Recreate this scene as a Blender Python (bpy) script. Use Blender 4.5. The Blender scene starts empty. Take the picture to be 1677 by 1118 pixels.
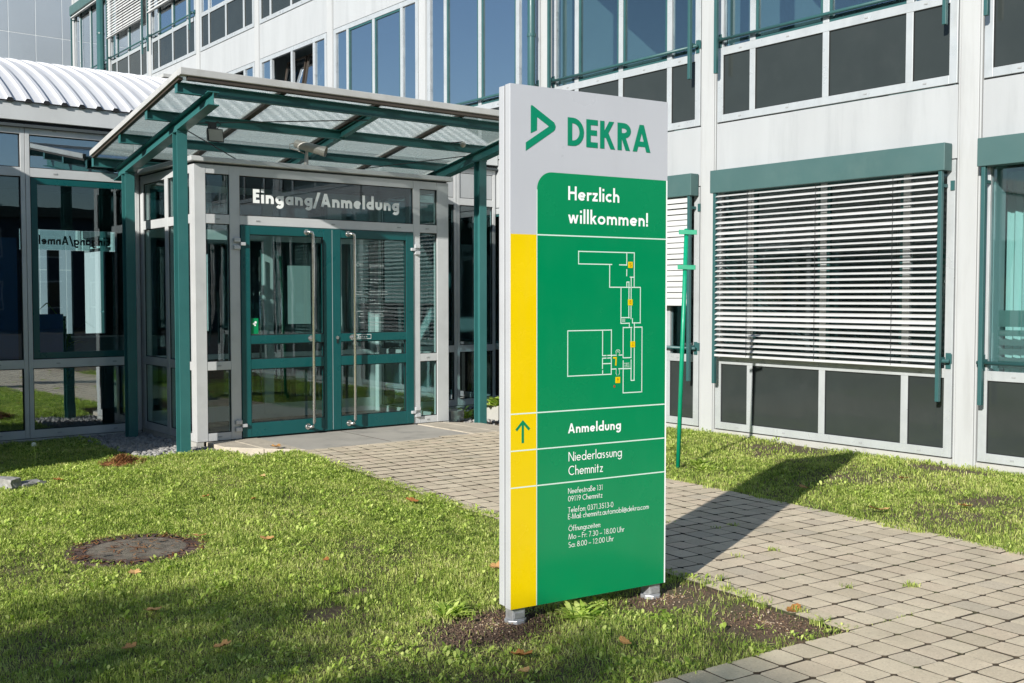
import bpy, math, random
import numpy as np
from mathutils import Vector, Matrix
random.seed(7); rng = np.random.default_rng(11)
S = bpy.context.scene
COL = S.collection
R = math.radians

# ------------------------------------------------------------------ camera
cam_d = bpy.data.cameras.new('camera'); cam = bpy.data.objects.new('camera', cam_d); COL.objects.link(cam)
cam_d.sensor_width = 36.0; cam_d.lens = 36.0 * 1745.9 / 1677.0
cam_d.clip_start = 0.05; cam_d.clip_end = 2000
cam.location = (0, 0, 1.6)
cam.rotation_euler = (R(90 - 2.386), 0, R(-38.184))
S.camera = cam
# ------------------------------------------------------------------ world, sun, exposure
SUN_AZ, SUN_EL = 24.0, 24.0          # direction the light travels: azimuth from +X towards +Y, and elevation
ld = Vector((math.cos(R(SUN_AZ)) * math.cos(R(SUN_EL)), math.sin(R(SUN_AZ)) * math.cos(R(SUN_EL)), -math.sin(R(SUN_EL))))
w = bpy.data.worlds.new('World'); S.world = w; w.use_nodes = True
wn = w.node_tree; bg = wn.nodes['Background']
sky = wn.nodes.new('ShaderNodeTexSky'); sky.sky_type = 'NISHITA'; sky.sun_disc = False
sky.sun_elevation = R(SUN_EL); sky.sun_rotation = math.atan2(-ld.x, -ld.y)
sky.air_density = 1.0; sky.dust_density = 0.25; sky.ozone_density = 2.6
wn.links.new(sky.outputs[0], bg.inputs[0]); bg.inputs[1].default_value = 0.085
sd = bpy.data.lights.new('sun', 'SUN'); sun = bpy.data.objects.new('sun', sd); COL.objects.link(sun)
sd.energy = 5.0; sd.angle = R(0.55); sd.color = (1.0, 0.965, 0.905)
sun.location = (-20, -10, 20); sun.rotation_euler = ld.to_track_quat('-Z', 'Y').to_euler()
S.view_settings.view_transform = 'Standard'; S.view_settings.look = 'None'
S.view_settings.exposure = 0.42; S.view_settings.gamma = 1.0
S.render.engine = 'CYCLES'
S.cycles.use_denoising = True
S.cycles.max_bounces = 8; S.cycles.transparent_max_bounces = 32
S.cycles.sample_clamp_indirect = 6.0
S.cycles.caustics_reflective = False; S.cycles.caustics_refractive = False

# ------------------------------------------------------------------ materials
def newmat(name):
    m = bpy.data.materials.new(name); m.use_nodes = True
    nt = m.node_tree; nt.nodes.clear()
    out = nt.nodes.new('ShaderNodeOutputMaterial')
    return m, nt, out
def N(nt, t, **kw):
    n = nt.nodes.new(t)
    for k, v in kw.items(): setattr(n, k, v)
    return n
def mathn(nt, op, a, b=None, c=None):
    n = N(nt, 'ShaderNodeMath', operation=op)
    for i, v in enumerate((a, b, c)):
        if v is None: continue
        if isinstance(v, (int, float)): n.inputs[i].default_value = v
        else: nt.links.new(v, n.inputs[i])
    return n.outputs[0]
def mixc(nt, fac, a, b, mode='MIX'):
    n = N(nt, 'ShaderNodeMix', data_type='RGBA', blend_type=mode)
    for s, v in ((n.inputs[0], fac), (n.inputs[6], a), (n.inputs[7], b)):
        if isinstance(v, (int, float)): s.default_value = v
        elif isinstance(v, tuple): s.default_value = (*v, 1) if len(v) == 3 else v
        else: nt.links.new(v, s)
    return n.outputs[2]
def noise(nt, scale, detail=4, rough=.55, stretch=None, w=None):
    g = N(nt, 'ShaderNodeNewGeometry'); vec = g.outputs['Position']
    if stretch:
        mp = N(nt, 'ShaderNodeMapping'); mp.inputs['Scale'].default_value = stretch
        nt.links.new(vec, mp.inputs[0]); vec = mp.outputs[0]
    n = N(nt, 'ShaderNodeTexNoise'); n.inputs['Scale'].default_value = scale
    n.inputs['Detail'].default_value = detail; n.inputs['Roughness'].default_value = rough
    nt.links.new(vec, n.inputs['Vector']); return n.outputs['Fac']
def ramp(nt, fac, lo, hi, a=0.0, b=1.0):
    n = N(nt, 'ShaderNodeMapRange'); n.clamp = True
    nt.links.new(fac, n.inputs[0])
    for i, v in enumerate((lo, hi, a, b)): n.inputs[i + 1].default_value = v
    return n.outputs[0]
def pm(name, base, rough=.5, metal=0.0, var=.12, vscale=4, bump=0.0, bscale=60, dirt=None, stretch=None, spec=.5, rvar=.1):
    """painted / cast / metal surface with slight tone variation, dirt and fine relief"""
    m, nt, out = newmat(name); b = N(nt, 'ShaderNodeBsdfPrincipled')
    nf = noise(nt, vscale, stretch=stretch)
    dark = tuple(c * (1 - var) for c in base); light = tuple(min(1, c * (1 + var * .6)) for c in base)
    col = mixc(nt, ramp(nt, nf, .3, .7), dark, light)
    if dirt:
        df = ramp(nt, noise(nt, dirt[1], 6, .65, dirt[3] if len(dirt) > 3 else None), .52, .72, 0, dirt[2])
        col = mixc(nt, df, col, dirt[0])
    nt.links.new(col, b.inputs['Base Color'])
    nt.links.new(ramp(nt, noise(nt, vscale * 2.3), .3, .7, max(0, rough - rvar), min(1, rough + rvar)), b.inputs['Roughness'])
    b.inputs['Metallic'].default_value = metal
    b.inputs['Specular IOR Level'].default_value = spec
    if bump:
        bn = N(nt, 'ShaderNodeBump'); bn.inputs['Strength'].default_value = bump; bn.inputs['Distance'].default_value = .01
        nt.links.new(noise(nt, bscale, 5, .6), bn.inputs['Height']); nt.links.new(bn.outputs[0], b.inputs['Normal'])
    nt.links.new(b.outputs[0], out.inputs[0]); return m
def glass(name, tint=(.62, .80, .76), f0=.10, rough=0.0, frost=0.0, power=5.0):
    m, nt, out = newmat(name)
    lw = N(nt, 'ShaderNodeLayerWeight'); lw.inputs[0].default_value = .5
    f = mathn(nt, 'MULTIPLY_ADD', mathn(nt, 'POWER', lw.outputs['Facing'], power), 1 - f0, f0)
    gl = N(nt, 'ShaderNodeBsdfGlossy'); gl.inputs['Roughness'].default_value = rough; gl.inputs[0].default_value = (.93, .97, 1, 1)
    bn = N(nt, 'ShaderNodeBump'); bn.inputs['Strength'].default_value = .02; bn.inputs['Distance'].default_value = .02
    nt.links.new(noise(nt, 1.7, 2), bn.inputs['Height']); nt.links.new(bn.outputs[0], gl.inputs['Normal'])
    tr = N(nt, 'ShaderNodeBsdfTransparent'); tr.inputs[0].default_value = (*tint, 1)
    body = tr.outputs[0]
    if frost:
        tl = N(nt, 'ShaderNodeBsdfTranslucent'); tl.inputs[0].default_value = (.66, .74, .70, 1)
        df = N(nt, 'ShaderNodeBsdfDiffuse'); df.inputs[0].default_value = (.55, .62, .60, 1)
        s1 = N(nt, 'ShaderNodeMixShader'); s1.inputs[0].default_value = .22
        nt.links.new(tl.outputs[0], s1.inputs[1]); nt.links.new(df.outputs[0], s1.inputs[2])
        s2 = N(nt, 'ShaderNodeMixShader')
        nt.links.new(ramp(nt, noise(nt, 6, 6, .65), .3, .7, frost - .05, frost + .05), s2.inputs[0])
        nt.links.new(body, s2.inputs[1]); nt.links.new(s1.outputs[0], s2.inputs[2]); body = s2.outputs[0]
    mx = N(nt, 'ShaderNodeMixShader'); nt.links.new(f, mx.inputs[0]); nt.links.new(body, mx.inputs[1]); nt.links.new(gl.outputs[0], mx.inputs[2])
    nt.links.new(mx.outputs[0], out.inputs[0]); return m
def island_rand(nt):
    g = N(nt, 'ShaderNodeNewGeometry'); oi = N(nt, 'ShaderNodeObjectInfo')
    return mathn(nt, 'FRACT', mathn(nt, 'ADD', g.outputs['Random Per Island'], oi.outputs['Random']))
def ramp_color(nt, fac, stops):
    r = N(nt, 'ShaderNodeValToRGB'); nt.links.new(fac, r.inputs[0]); e = r.color_ramp.elements
    while len(e) > 1: e.remove(e[-1])
    e[0].position = stops[0][0]; e[0].color = (*stops[0][1], 1)
    for p, c in stops[1:]:
        x = e.new(p); x.color = (*c, 1)
    return r.outputs[0]
def leafmat(name, stops, trans=.35, rough=.5, patch=None):
    m, nt, out = newmat(name)
    fac = island_rand(nt)
    if patch: fac = mathn(nt, 'ADD', mathn(nt, 'MULTIPLY', fac, .50), mathn(nt, 'ADD', mathn(nt, 'MULTIPLY', ramp(nt, noise(nt, patch, 4), .36, .64), .26), mathn(nt, 'MULTIPLY', ramp(nt, noise(nt, patch * 8, 3), .38, .62), .24)))
    col = ramp_color(nt, fac, stops)
    b = N(nt, 'ShaderNodeBsdfPrincipled'); nt.links.new(col, b.inputs['Base Color']); b.inputs['Roughness'].default_value = rough
    b.inputs['Specular IOR Level'].default_value = .25
    t = N(nt, 'ShaderNodeBsdfTranslucent'); nt.links.new(mixc(nt, 1.0, col, (1.0, 1.15, .55), 'MULTIPLY'), t.inputs[0])
    mx = N(nt, 'ShaderNodeMixShader'); mx.inputs[0].default_value = trans
    nt.links.new(b.outputs[0], mx.inputs[1]); nt.links.new(t.outputs[0], mx.inputs[2]); nt.links.new(mx.outputs[0], out.inputs[0]); return m

M = {}
M['concrete'] = pm('white_facade_panel', (.405, .42, .425), .75, var=.06, vscale=1.3, stretch=(1, 2.2, .35), bump=.12, bscale=140, dirt=((.29, .305, .31), 1.8, .45, (1, 2.6, .28)))
M['pilaster'] = pm('white_pilaster_cover', (.44, .45, .447), .6, var=.05, vscale=2, stretch=(1, 2, .3), dirt=((.31, .31, .30), 2.4, .4, (1, 3, .3)))
M['alu'] = pm('silver_white_window_frame', (.50, .525, .53), .34, .25, var=.07, vscale=3, stretch=(1, 3, 1.2), dirt=((.33, .35, .35), 3, .35))
M['alu_grey'] = pm('grey_entrance_frame', (.57, .58, .578), .38, .15, var=.06, vscale=3, dirt=((.40, .40, .39), 4, .3))
M['alu_silver'] = pm('anodised_profile', (.55, .56, .57), .4, .2, var=.05, vscale=3)
M['asphalt'] = pm('yard_asphalt', (.055, .055, .056), .9, var=.2, vscale=3)
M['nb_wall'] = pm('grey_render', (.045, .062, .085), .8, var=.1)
M['cap'] = pm('drain_cap', (.36, .37, .37), .5, var=.1)
M['dark_panel'] = pm('dark_grey_infill_panel', (.034, .041, .039), .08, var=.10, vscale=2.2, dirt=((.042, .048, .046), 3, .5), spec=.35)
M['teal'] = pm('teal_steel_paint', (.030, .138, .134), .38, var=.10, vscale=3, dirt=((.045, .16, .155), 5, .35))
M['teal_rail'] = pm('teal_rail_paint', (.030, .098, .098), .42, var=.08, vscale=4)
M['teal_door'] = pm('teal_door_paint', (.003, .080, .081), .34, var=.08, vscale=2, dirt=((.012, .10, .10), 4, .3))
M['teal_box'] = pm('weathered_teal_box', (.058, .122, .118), .55, var=.07, vscale=1.5, dirt=((.085, .15, .14), 2, .4))
M['slat'] = pm('white_blind_slat', (.56, .565, .555), .45, var=.05, vscale=3, dirt=((.48, .48, .46), 5, .3))
M['cord'] = pm('black_cord', (.03, .03, .03), .8)
M['roof_white'] = pm('white_roof_sheet', (.63, .635, .65), .42, var=.04, vscale=1.5, dirt=((.55, .55, .55), 2.5, .4))
M['fascia'] = pm('light_grey_fascia', (.56, .575, .575), .5, var=.05, vscale=1.5, stretch=(2, 1, .4), dirt=((.45, .45, .44), 2, .4))
M['canopy_edge'] = pm('canopy_edge_trim', (.52, .52, .50), .5, .1, var=.08, vscale=3, dirt=((.33, .31, .27), 5, .5))
M['bar_brown'] = pm('brown_glazing_bar', (.055, .043, .032), .55, var=.15)
M['seal'] = pm('black_seal', (.008, .009, .010), .7)
M['clad'] = pm('grey_metal_cladding', (.45, .50, .54), .45, .2, var=.05, vscale=.5)
M['slab'] = pm('grey_floor_plate', (.42, .39, .34), .75, var=.12, vscale=2.2, bump=.25, bscale=90, dirt=((.17, .165, .155), 3, .6))
M['kerb'] = pm('tan_kerb_concrete', (.50, .44, .35), .85, var=.14, vscale=5, bump=.4, bscale=60, dirt=((.24, .21, .16), 6, .6))
M['plinth'] = pm('plinth_concrete', (.44, .435, .40), .85, var=.10, vscale=3, bump=.3, bscale=70, dirt=((.28, .27, .23), 3, .6))
M['steel'] = pm('stainless_steel', (.66, .65, .63), .20, .95, var=.05)
M['galv'] = pm('galvanised_steel', (.52, .53, .54), .42, .6, var=.22, vscale=25)
M['dark_metal'] = pm('black_fitting', (.02, .021, .022), .45, var=.2)
M['lamp_glass'] = pm('frosted_lamp_glass', (.45, .43, .37), .35, var=.2)
M['cctv'] = pm('beige_camera_housing', (.46, .44, .40), .45, var=.06)
M['sign_grey'] = pm('sign_grey', (.49, .505, .53), .34, var=.04, vscale=1.5, dirt=((.455, .47, .495), 2.5, .35, (4, 4, .5)))
M['sign_green'] = pm('sign_green', (.0, .235, .083), .22, var=.05, vscale=1.6, dirt=((.006, .25, .095), 2.5, .3, (3, 3, .5)))
M['sign_yellow'] = pm('sign_yellow', (.80, .575, .0), .26, var=.05, vscale=1.5, dirt=((.76, .54, .02), 3, .3, (4, 4, .5)))
M['white_vinyl'] = pm('white_vinyl', (.90, .92, .90), .45, var=.02)
M['pale_vinyl'] = pm('pale_line_vinyl', (.66, .80, .72), .45, var=.02)
M['faded_vinyl'] = pm('faded_vinyl', (.30, .36, .35), .5, var=.02)
M['logo_green'] = pm('logo_green', (.0, .22, .11), .4, var=.03)
M['orange_ink'] = pm('orange_ink', (.45, .16, .0), .5, var=.02)
M['red_ink'] = pm('red_ink', (.30, .05, .02), .5, var=.02)
M['pole_green'] = pm('green_pole_paint', (.0, .27, .14), .38, var=.1, vscale=8)
M['iron'] = pm('rusty_cast_iron', (.085, .055, .045), .8, var=.3, vscale=30, bump=.5, bscale=120)
M['lid'] = pm('weathered_concrete_lid', (.20, .17, .13), .95, var=.45, vscale=16, bump=1.0, bscale=160, dirt=((.11, .11, .07), 14, .7))
M['pebble'] = pm('grey_pebble', (.30, .29, .275), .85, var=.35, vscale=22)
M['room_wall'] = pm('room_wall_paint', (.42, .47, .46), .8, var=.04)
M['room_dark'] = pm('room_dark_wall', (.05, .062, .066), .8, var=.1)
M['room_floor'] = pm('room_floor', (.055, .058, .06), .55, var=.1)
M['curtain'] = pm('pale_green_curtain', (.55, .68, .62), .85, var=.05, vscale=3, stretch=(4, 4, .3))
M['blue_panel'] = pm('blue_poster', (.012, .075, .21), .5, var=.12, vscale=2)
M['cabinet'] = pm('white_cabinet', (.66, .72, .70), .6, var=.03)
M['desk'] = pm('reception_desk', (.20, .24, .24), .5, var=.08)
M['bark'] = pm('tree_bark', (.10, .075, .055), .95, var=.3, vscale=12, bump=.8, bscale=30)
M['glass'] = glass('window_glass', (.74, .86, .87), .085)
M['glass_up'] = glass('coated_window_glass', (.55, .68, .74), .60, power=2.0)
M['glass_mid'] = glass('tinted_window_glass', (.72, .85, .87), .20, power=3.5)
M['glass_transom'] = glass('dark_transom_glass', (.60, .70, .74), .055)
M['glass_mirror'] = glass('reflective_glass', (.62, .74, .78), .30)
M['glass_clear'] = glass('clear_glass', (.80, .91, .90), .06)
M['glass_roof'] = glass('wired_roof_glass', (.95, .97, .96), .05, .12, frost=.40)
M['film_white'] = glass('white_film', (.95, .97, .96), .02, .4, frost=.85)
M['film'] = glass('frosted_film', (.5, .7, .66), .03, .4, frost=.6)
M['grass'] = leafmat('grass_blade', [(0, (.07, .11, .02)), (.22, (.19, .29, .05)), (.48, (.47, .58, .13)), (.75, (.74, .77, .26)), (1, (.90, .80, .48))], .45, .38, 1.1)
M['weed'] = leafmat('broad_leaf', [(0, (.22, .34, .05)), (.5, (.46, .58, .11)), (1, (.76, .82, .28))], .42, .42)
M['treeleaf'] = leafmat('tree_leaf', [(0, (.03, .06, .012)), (.6, (.07, .11, .02)), (1, (.16, .14, .03))], .3, .5)
M['fallen'] = leafmat('fallen_leaf', [(0, (.42, .17, .05)), (.5, (.60, .33, .12)), (1, (.72, .50, .24))], .25, .6)
M['chip'] = leafmat('wood_chip', [(0, (.20, .11, .06)), (.6, (.38, .26, .16)), (1, (.60, .50, .38))], .05, .8)
M['straw'] = leafmat('dry_needles', [(0, (.09, .035, .015)), (.5, (.26, .10, .04)), (1, (.42, .23, .09))], .1, .8)

def soil_mat():
    m, nt, out = newmat('lawn_soil'); b = N(nt, 'ShaderNodeBsdfPrincipled'); b.inputs['Roughness'].default_value = .95
    c = mixc(nt, ramp(nt, noise(nt, 22, 6, .7), .35, .65), (.085, .06, .036), (.16, .115, .07))
    c = mixc(nt, ramp(nt, noise(nt, 2.2, 3), .45, .75), c, (.085, .085, .03))
    nt.links.new(c, b.inputs['Base Color'])
    bn = N(nt, 'ShaderNodeBump'); bn.inputs['Strength'].default_value = .7; bn.inputs['Distance'].default_value = .02
    nt.links.new(noise(nt, 60, 6, .7), bn.inputs['Height']); nt.links.new(bn.outputs[0], b.inputs['Normal'])
    nt.links.new(b.outputs[0], out.inputs[0]); return m
M['soil'] = soil_mat()
M['mulch'] = pm('dark_bare_soil', (.12, .075, .05), .95, var=.5, vscale=45, bump=1.0, bscale=90, dirt=((.19, .13, .09), 30, .7))
M['joint'] = pm('joint_sand', (.062, .047, .030), .95, var=.4, vscale=25, bump=.8, bscale=120, dirt=((.05, .08, .02), 5, .8))
def paver_mat():
    m, nt, out = newmat('paving_stone'); b = N(nt, 'ShaderNodeBsdfPrincipled'); b.inputs['Roughness'].default_value = .88
    base = ramp_color(nt, island_rand(nt), [(0, (.57, .475, .34)), (.3, (.65, .545, .395)), (.6, (.70, .595, .435)), (.85, (.66, .535, .39)), (1, (.55, .475, .36))])
    sp = ramp(nt, noise(nt, 95, 5, .75), .54, .66); c = mixc(nt, mathn(nt, 'MULTIPLY', sp, .7), base, (.86, .77, .61))
    dk = ramp(nt, noise(nt, 60, 5, .75), .34, .46, .55, 0); c = mixc(nt, dk, c, (.36, .29, .20))
    c = mixc(nt, ramp(nt, noise(nt, 1.6, 6, .65), .42, .66, 0, .4), c, (.42, .36, .255))
    nt.links.new(c, b.inputs['Base Color'])
    bn = N(nt, 'ShaderNodeBump'); bn.inputs['Strength'].default_value = .5; bn.inputs['Distance'].default_value = .006
    nt.links.new(noise(nt, 180, 6, .7), bn.inputs['Height']); nt.links.new(bn.outputs[0], b.inputs['Normal'])
    nt.links.new(b.outputs[0], out.inputs[0]); return m
M['paver'] = paver_mat()

# ------------------------------------------------------------------ object helpers
OFF = {}
def tag(o, label=None, cat=None, group=None, kind=None):
    if label: o['label'] = label
    if cat: o['category'] = cat
    if group: o['group'] = group
    if kind: o['kind'] = kind
    return o
def thing(name, label, cat, loc=(0, 0, 0), rz=0.0, group=None):
    o = bpy.data.objects.new(name, None); COL.objects.link(o); o.empty_display_size = .1
    o.location = loc; o.rotation_euler = (0, 0, rz); OFF[o.name] = Vector(loc)
    return tag(o, label, cat, group)
class MB:
    def __init__(s): s.v = []; s.f = []
    def add(s, vs, fs):
        n = len(s.v); s.v += [tuple(p) for p in vs]; s.f += [tuple(i + n for i in f) for f in fs]; return s
    def hexa(s, p):   # 8 points: bottom ring 4, top ring 4
        return s.add(p, [(3, 2, 1, 0), (4, 5, 6, 7), (0, 1, 5, 4), (1, 2, 6, 5), (2, 3, 7, 6), (3, 0, 4, 7)])
    def box(s, x0, x1, y0, y1, z0, z1):
        if x0 > x1: x0, x1 = x1, x0
        if y0 > y1: y0, y1 = y1, y0
        if z0 > z1: z0, z1 = z1, z0
        return s.hexa([(x0, y0, z0), (x1, y0, z0), (x1, y1, z0), (x0, y1, z0), (x0, y0, z1), (x1, y0, z1), (x1, y1, z1), (x0, y1, z1)])
    def tube(s, pts, r, n=10, cap=True):
        pts = [Vector(p) for p in pts]; rs = r if isinstance(r, (list, tuple)) else [r] * len(pts)
        rings = []
        for i, p in enumerate(pts):
            d = (pts[min(i + 1, len(pts) - 1)] - pts[max(i - 1, 0)]).normalized()
            u = d.cross(Vector((0, 0, 1)) if abs(d.z) < .9 else Vector((1, 0, 0))).normalized(); v = d.cross(u)
            rings.append([p + (u * math.cos(2 * math.pi * k / n) + v * math.sin(2 * math.pi * k / n)) * rs[i] for k in range(n)])
        vs = [q for r_ in rings for q in r_]; fs = []
        for i in range(len(rings) - 1):
            for k in range(n): fs.append((i * n + k, i * n + (k + 1) % n, (i + 1) * n + (k + 1) % n, (i + 1) * n + k))
        if cap: fs.append(tuple(range(n - 1, -1, -1))); fs.append(tuple((len(rings) - 1) * n + k for k in range(n)))
        return s.add(vs, fs)
    def prism(s, poly, a, b, axis='y'):   # polygon in (u, v) extruded along an axis between a and b
        P = {'y': lambda u, v, t: (u, t, v), 'x': lambda u, v, t: (t, u, v), 'z': lambda u, v, t: (u, v, t)}[axis]
        n = len(poly); vs = [P(u, v, a) for u, v in poly] + [P(u, v, b) for u, v in poly]
        fs = [tuple(range(n - 1, -1, -1)), tuple(range(n, 2 * n))] + [(i, (i + 1) % n, n + (i + 1) % n, n + i) for i in range(n)]
        return s.add(vs, fs)
    def build(s, name, mat, parent=None, local=False, smooth=False, bevel=0.0):
        me = bpy.data.meshes.new(name); o = Vector((0, 0, 0))
        if parent is not None and not local: o = OFF.get(parent.name, o)
        me.from_pydata([(p[0] - o.x, p[1] - o.y, p[2] - o.z) for p in s.v], [], s.f)
        import_normals(me)
        me.materials.append(M[mat] if isinstance(mat, str) else mat)
        if smooth: me.polygons.foreach_set('use_smooth', [True] * len(me.polygons))
        ob = bpy.data.objects.new(name, me); COL.objects.link(ob)
        if parent is not None: ob.parent = parent; OFF[ob.name] = OFF.get(parent.name, Vector((0, 0, 0)))
        if bevel:
            bm = ob.modifiers.new('bevel', 'BEVEL'); bm.width = bevel; bm.segments = 2; bm.limit_method = 'ANGLE'
        return ob
import bmesh
def import_normals(me):
    b = bmesh.new(); b.from_mesh(me); bmesh.ops.recalc_face_normals(b, faces=b.faces); b.to_mesh(me); b.free()
def np_mesh(name, verts, faces_flat, loop_tot, mat):
    me = bpy.data.meshes.new(name)
    me.vertices.add(len(verts)); me.vertices.foreach_set('co', np.asarray(verts, np.float32).ravel())
    me.loops.add(len(faces_flat)); me.loops.foreach_set('vertex_index', np.asarray(faces_flat, np.int32))
    st = np.concatenate([[0], np.cumsum(loop_tot)[:-1]]).astype(np.int32)
    me.polygons.add(len(loop_tot)); me.polygons.foreach_set('loop_start', st)
    me.update(calc_edges=True); me.validate(); me.materials.append(M[mat])
    o = bpy.data.objects.new(name, me); COL.objects.link(o); return o
def copyobj(o, parent=None, loc=None, rot=None):
    c = o.copy(); COL.objects.link(c); c.parent = parent
    if loc is not None: c.location = loc
    if rot is not None: c.rotation_euler = rot
    return c

# ------------------------------------------------------------------ stroke lettering (geometric sans)
def arc(cx, cy, rx, a0, a1, ry=None, n=None):
    ry = rx if ry is None else ry; n = n or max(4, int(abs(a1 - a0) / 15))
    return [(cx + rx * math.cos(R(a0 + (a1 - a0) * i / n)), cy + ry * math.sin(R(a0 + (a1 - a0) * i / n))) for i in range(n + 1)]
def glyph(c, w):
    h = w / 2; x = .62; r = x / 2; q = r - h
    bowl = arc(r, r, q, 0, 360)
    def stem(X, a, b): return [(X, a), (X, b)]
    def arch(X, wd): rr = wd / 2; return [(X, x - h - rr)] + arc(X + rr, x - h - rr, rr, 180, 0)[0:] + [(X + wd, 0)]
    G = {
     'o': ([bowl], x), 'a': ([bowl, stem(x - h, 0, x)], x), 'b': ([bowl, stem(h, 0, 1.06)], x), 'd': ([bowl, stem(x - h, 0, 1.06)], x),
     'c': ([arc(r, r, q, 48, 312)], x * .84), 'e': ([arc(r, r, q, 8, 318), [(h, r), (x - h * .9, r)]], x * .98),
     'g': ([bowl, [(x - h, x), (x - h, .0)] + arc(r, -.02, q, 0, -150, q * .95)], x),
     'h': ([stem(h, 0, 1.06), arch(h, .36)], .36 + w), 'n': ([stem(h, 0, x), arch(h, .36)], .36 + w),
     'm': ([stem(h, 0, x), arch(h, .33), arch(h + .33, .33)], .66 + w),
     'i': ([stem(h, 0, x), [(h, .78), (h, .78 + w * 1.05)]], w), 'l': ([stem(h, 0, 1.06)], w),
     'k': ([stem(h, 0, 1.06), ('d', h * 1.3, .25, .40, x), ('d', .43, 0, .21, .40)], .48),
     'r': ([stem(h, 0, x), [(h, .36)] + arc(h + .21, .36, .21, 180, 65, .62 - h - .36)], .33),
     's': ([arc(.19, .62 - h - .125, .13, 40, 250, .125) + arc(.19, h + .135, .14, 80, -140, .135)], .38),
     't': ([stem(.17, 0, .88), [(.02, x - h), (.33, x - h)]], .35), 'f': ([[(.13, 0), (.13, .80)] + arc(.13 + .14, .84, .14, 180, 60, .19), [(.0, x - h), (.29, x - h)]], .33),
     'u': ([[(h, x), (h, .2 + h)] + arc(h + .18, .18 + h, .18, 180, 360) + [(h + .36, x)]], .36 + w),
     'w': ([('d', h, x, .23, 0), ('d', .23, 0, .40, x), ('d', .40, x, .57, 0), ('d', .57, 0, .80 - h, x)], .80), 'z': ([[(.03, x - h), (.44, x - h)], ('d', .09, h, .37, x - h), [(.02, h), (.45, h)]], .46),
     'ß': ([[(h, 0), (h, .82)] + arc(h + .17, .84, .17, 180, -60, .19) + [(.27, .58)] + arc(.27, .31, .2, 80, -120, .26)], .54),
     'ö': ([bowl, [(r - .12, .76), (r - .12, .76 + w)], [(r + .12, .76), (r + .12, .76 + w)]], x),
     'H': ([stem(h, 0, 1), stem(.68 - h, 0, 1), [(h, .53), (.68 - h, .53)]], .68), 'A': ([('d', h * 1.05, 0, .39, 1), ('d', .78 - h * 1.05, 0, .39, 1), [(.20, .29), (.58, .29)]], .78),
     'N': ([stem(h, 0, 1), ('d', h * 1.1, 1, .74 - h * 1.1, 0), stem(.74 - h, 0, 1)], .74), 'C': ([arc(.48, .5, .48 - h, 48, 312, .5 - h)], .82),
     'T': ([stem(.26, 0, 1), [(0, 1 - h), (.52, 1 - h)]], .52), 'E': ([stem(h, 0, 1), [(h, 1 - h), (.47, 1 - h)], [(h, .53), (.44, .53)], [(h, h), (.47, h)]], .48),
     'F': ([stem(h, 0, 1), [(h, 1 - h), (.45, 1 - h)], [(h, .53), (.42, .53)]], .45),
     'M': ([('d', h, 0, .15, 1), ('d', .15, 1, .45, 0), ('d', .45, 0, .75, 1), ('d', .75, 1, .90 - h, 0)], .90), 'U': ([[(h, 1), (h, .27)] + arc(.31, .31, .31 - h, 180, 360) + [(.62 - h, 1)]], .62),
     'S': ([arc(.26, .5 + .25 - h * .6, .2, 40, 255, .25 - h * .4) + arc(.26, .25 + h * .1, .22 - h * .2, 75, -145, .25 - h * .7)], .5),
     'Z': ([[(.03, 1 - h), (.60, 1 - h)], ('d', .1, h, .52, 1 - h), [(.02, h), (.6, h)]], .62), 'O': ([arc(.5, .5, .5 - h, 0, 360)], 1.0),
     'Ö': ([arc(.5, .5, .5 - h, 0, 360), [(.34, 1.1), (.34, 1.1 + w)], [(.66, 1.1), (.66, 1.1 + w)]], 1.0),
     'D': ([stem(h, 0, 1), [(h, 1 - h), (.22, 1 - h)] + arc(.22, .5, .44 - h, 90, -90, .5 - h) + [(h, h)]], .66),
     'K': ([stem(h, 0, 1), ('d', h * 1.5, .40, .48, 1), ('d', .53, 0, .24, .60)], .64),
     'R': ([stem(h, 0, 1), [(h, 1 - h), (.26, 1 - h)] + arc(.26, .72, .22, 90, -90, .28 - h) + [(h, .44 + h)], ('d', .44, 0, .26, .46)], .56),
     '0': ([arc(.29, .5, .29 - h, 0, 360, .5 - h)], .58), '1': ([[(.06, .86), (.24, 1 - h * .3), (.24, 0)]], .40),
     '2': ([arc(.27, .71, .24 - h, 170, -25, .29 - h) + [(.06, h), (.54, h)]], .56),
     '3': ([arc(.26, .74, .22 - h, 150, -90, .26 - h), arc(.26, .27, .26 - h, 90, -155, .27 - h)], .54),
     '5': ([[(.50, 1 - h), (.2, 1 - h), (.13, .55)] + arc(.27, .32, .27 - h, 110, -150, .32 - h)], .56),
     '7': ([[(.02, 1 - h), (.50, 1 - h)], ('d', .18, 0, .46, 1 - h)], .52), '8': ([arc(.28, .75, .21 - h * .6, 0, 360, .25 - h), arc(.28, .26, .28 - h, 0, 360, .26 - h * .7)], .56),
     '9': ([arc(.29, .68, .27 - h, 0, 360, .30 - h), [(.5, .52), (.22, 0)]], .57),
     '.': ([[(h, 0), (h, w * 1.1)]], w), ':': ([[(h, 0), (h, w * 1.1)], [(h, .44), (h, .44 + w * 1.1)]], w), '-': ([[(0, .3), (.24, .3)]], .24), '–': ([[(0, .3), (.48, .3)]], .48),
     '!': ([stem(h, .26, 1.02), [(h, 0), (h, w * 1.1)]], w), '/': ([('d', .02, -.16, .40, 1.06)], .42),
     '@': ([arc(.42, .34, .42 - h, -50, 300, .44), arc(.42, .34, .17, 0, 360), [(.60, .52), (.60, .2)]], .86), ' ': ([], .26),
    }
    return G.get(c, ([], .3))
def text_strokes(txt, w, track=.10):
    x = 0; out = []
    for c in txt:
        st, adv = glyph(c, w)
        out += [('d', x + s[1], s[2], x + s[3], s[4]) if s[0] == 'd' else [(x + a, b) for a, b in s] for s in st]; x += adv + (track if c != ' ' else .02)
    return out, x - track
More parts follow.
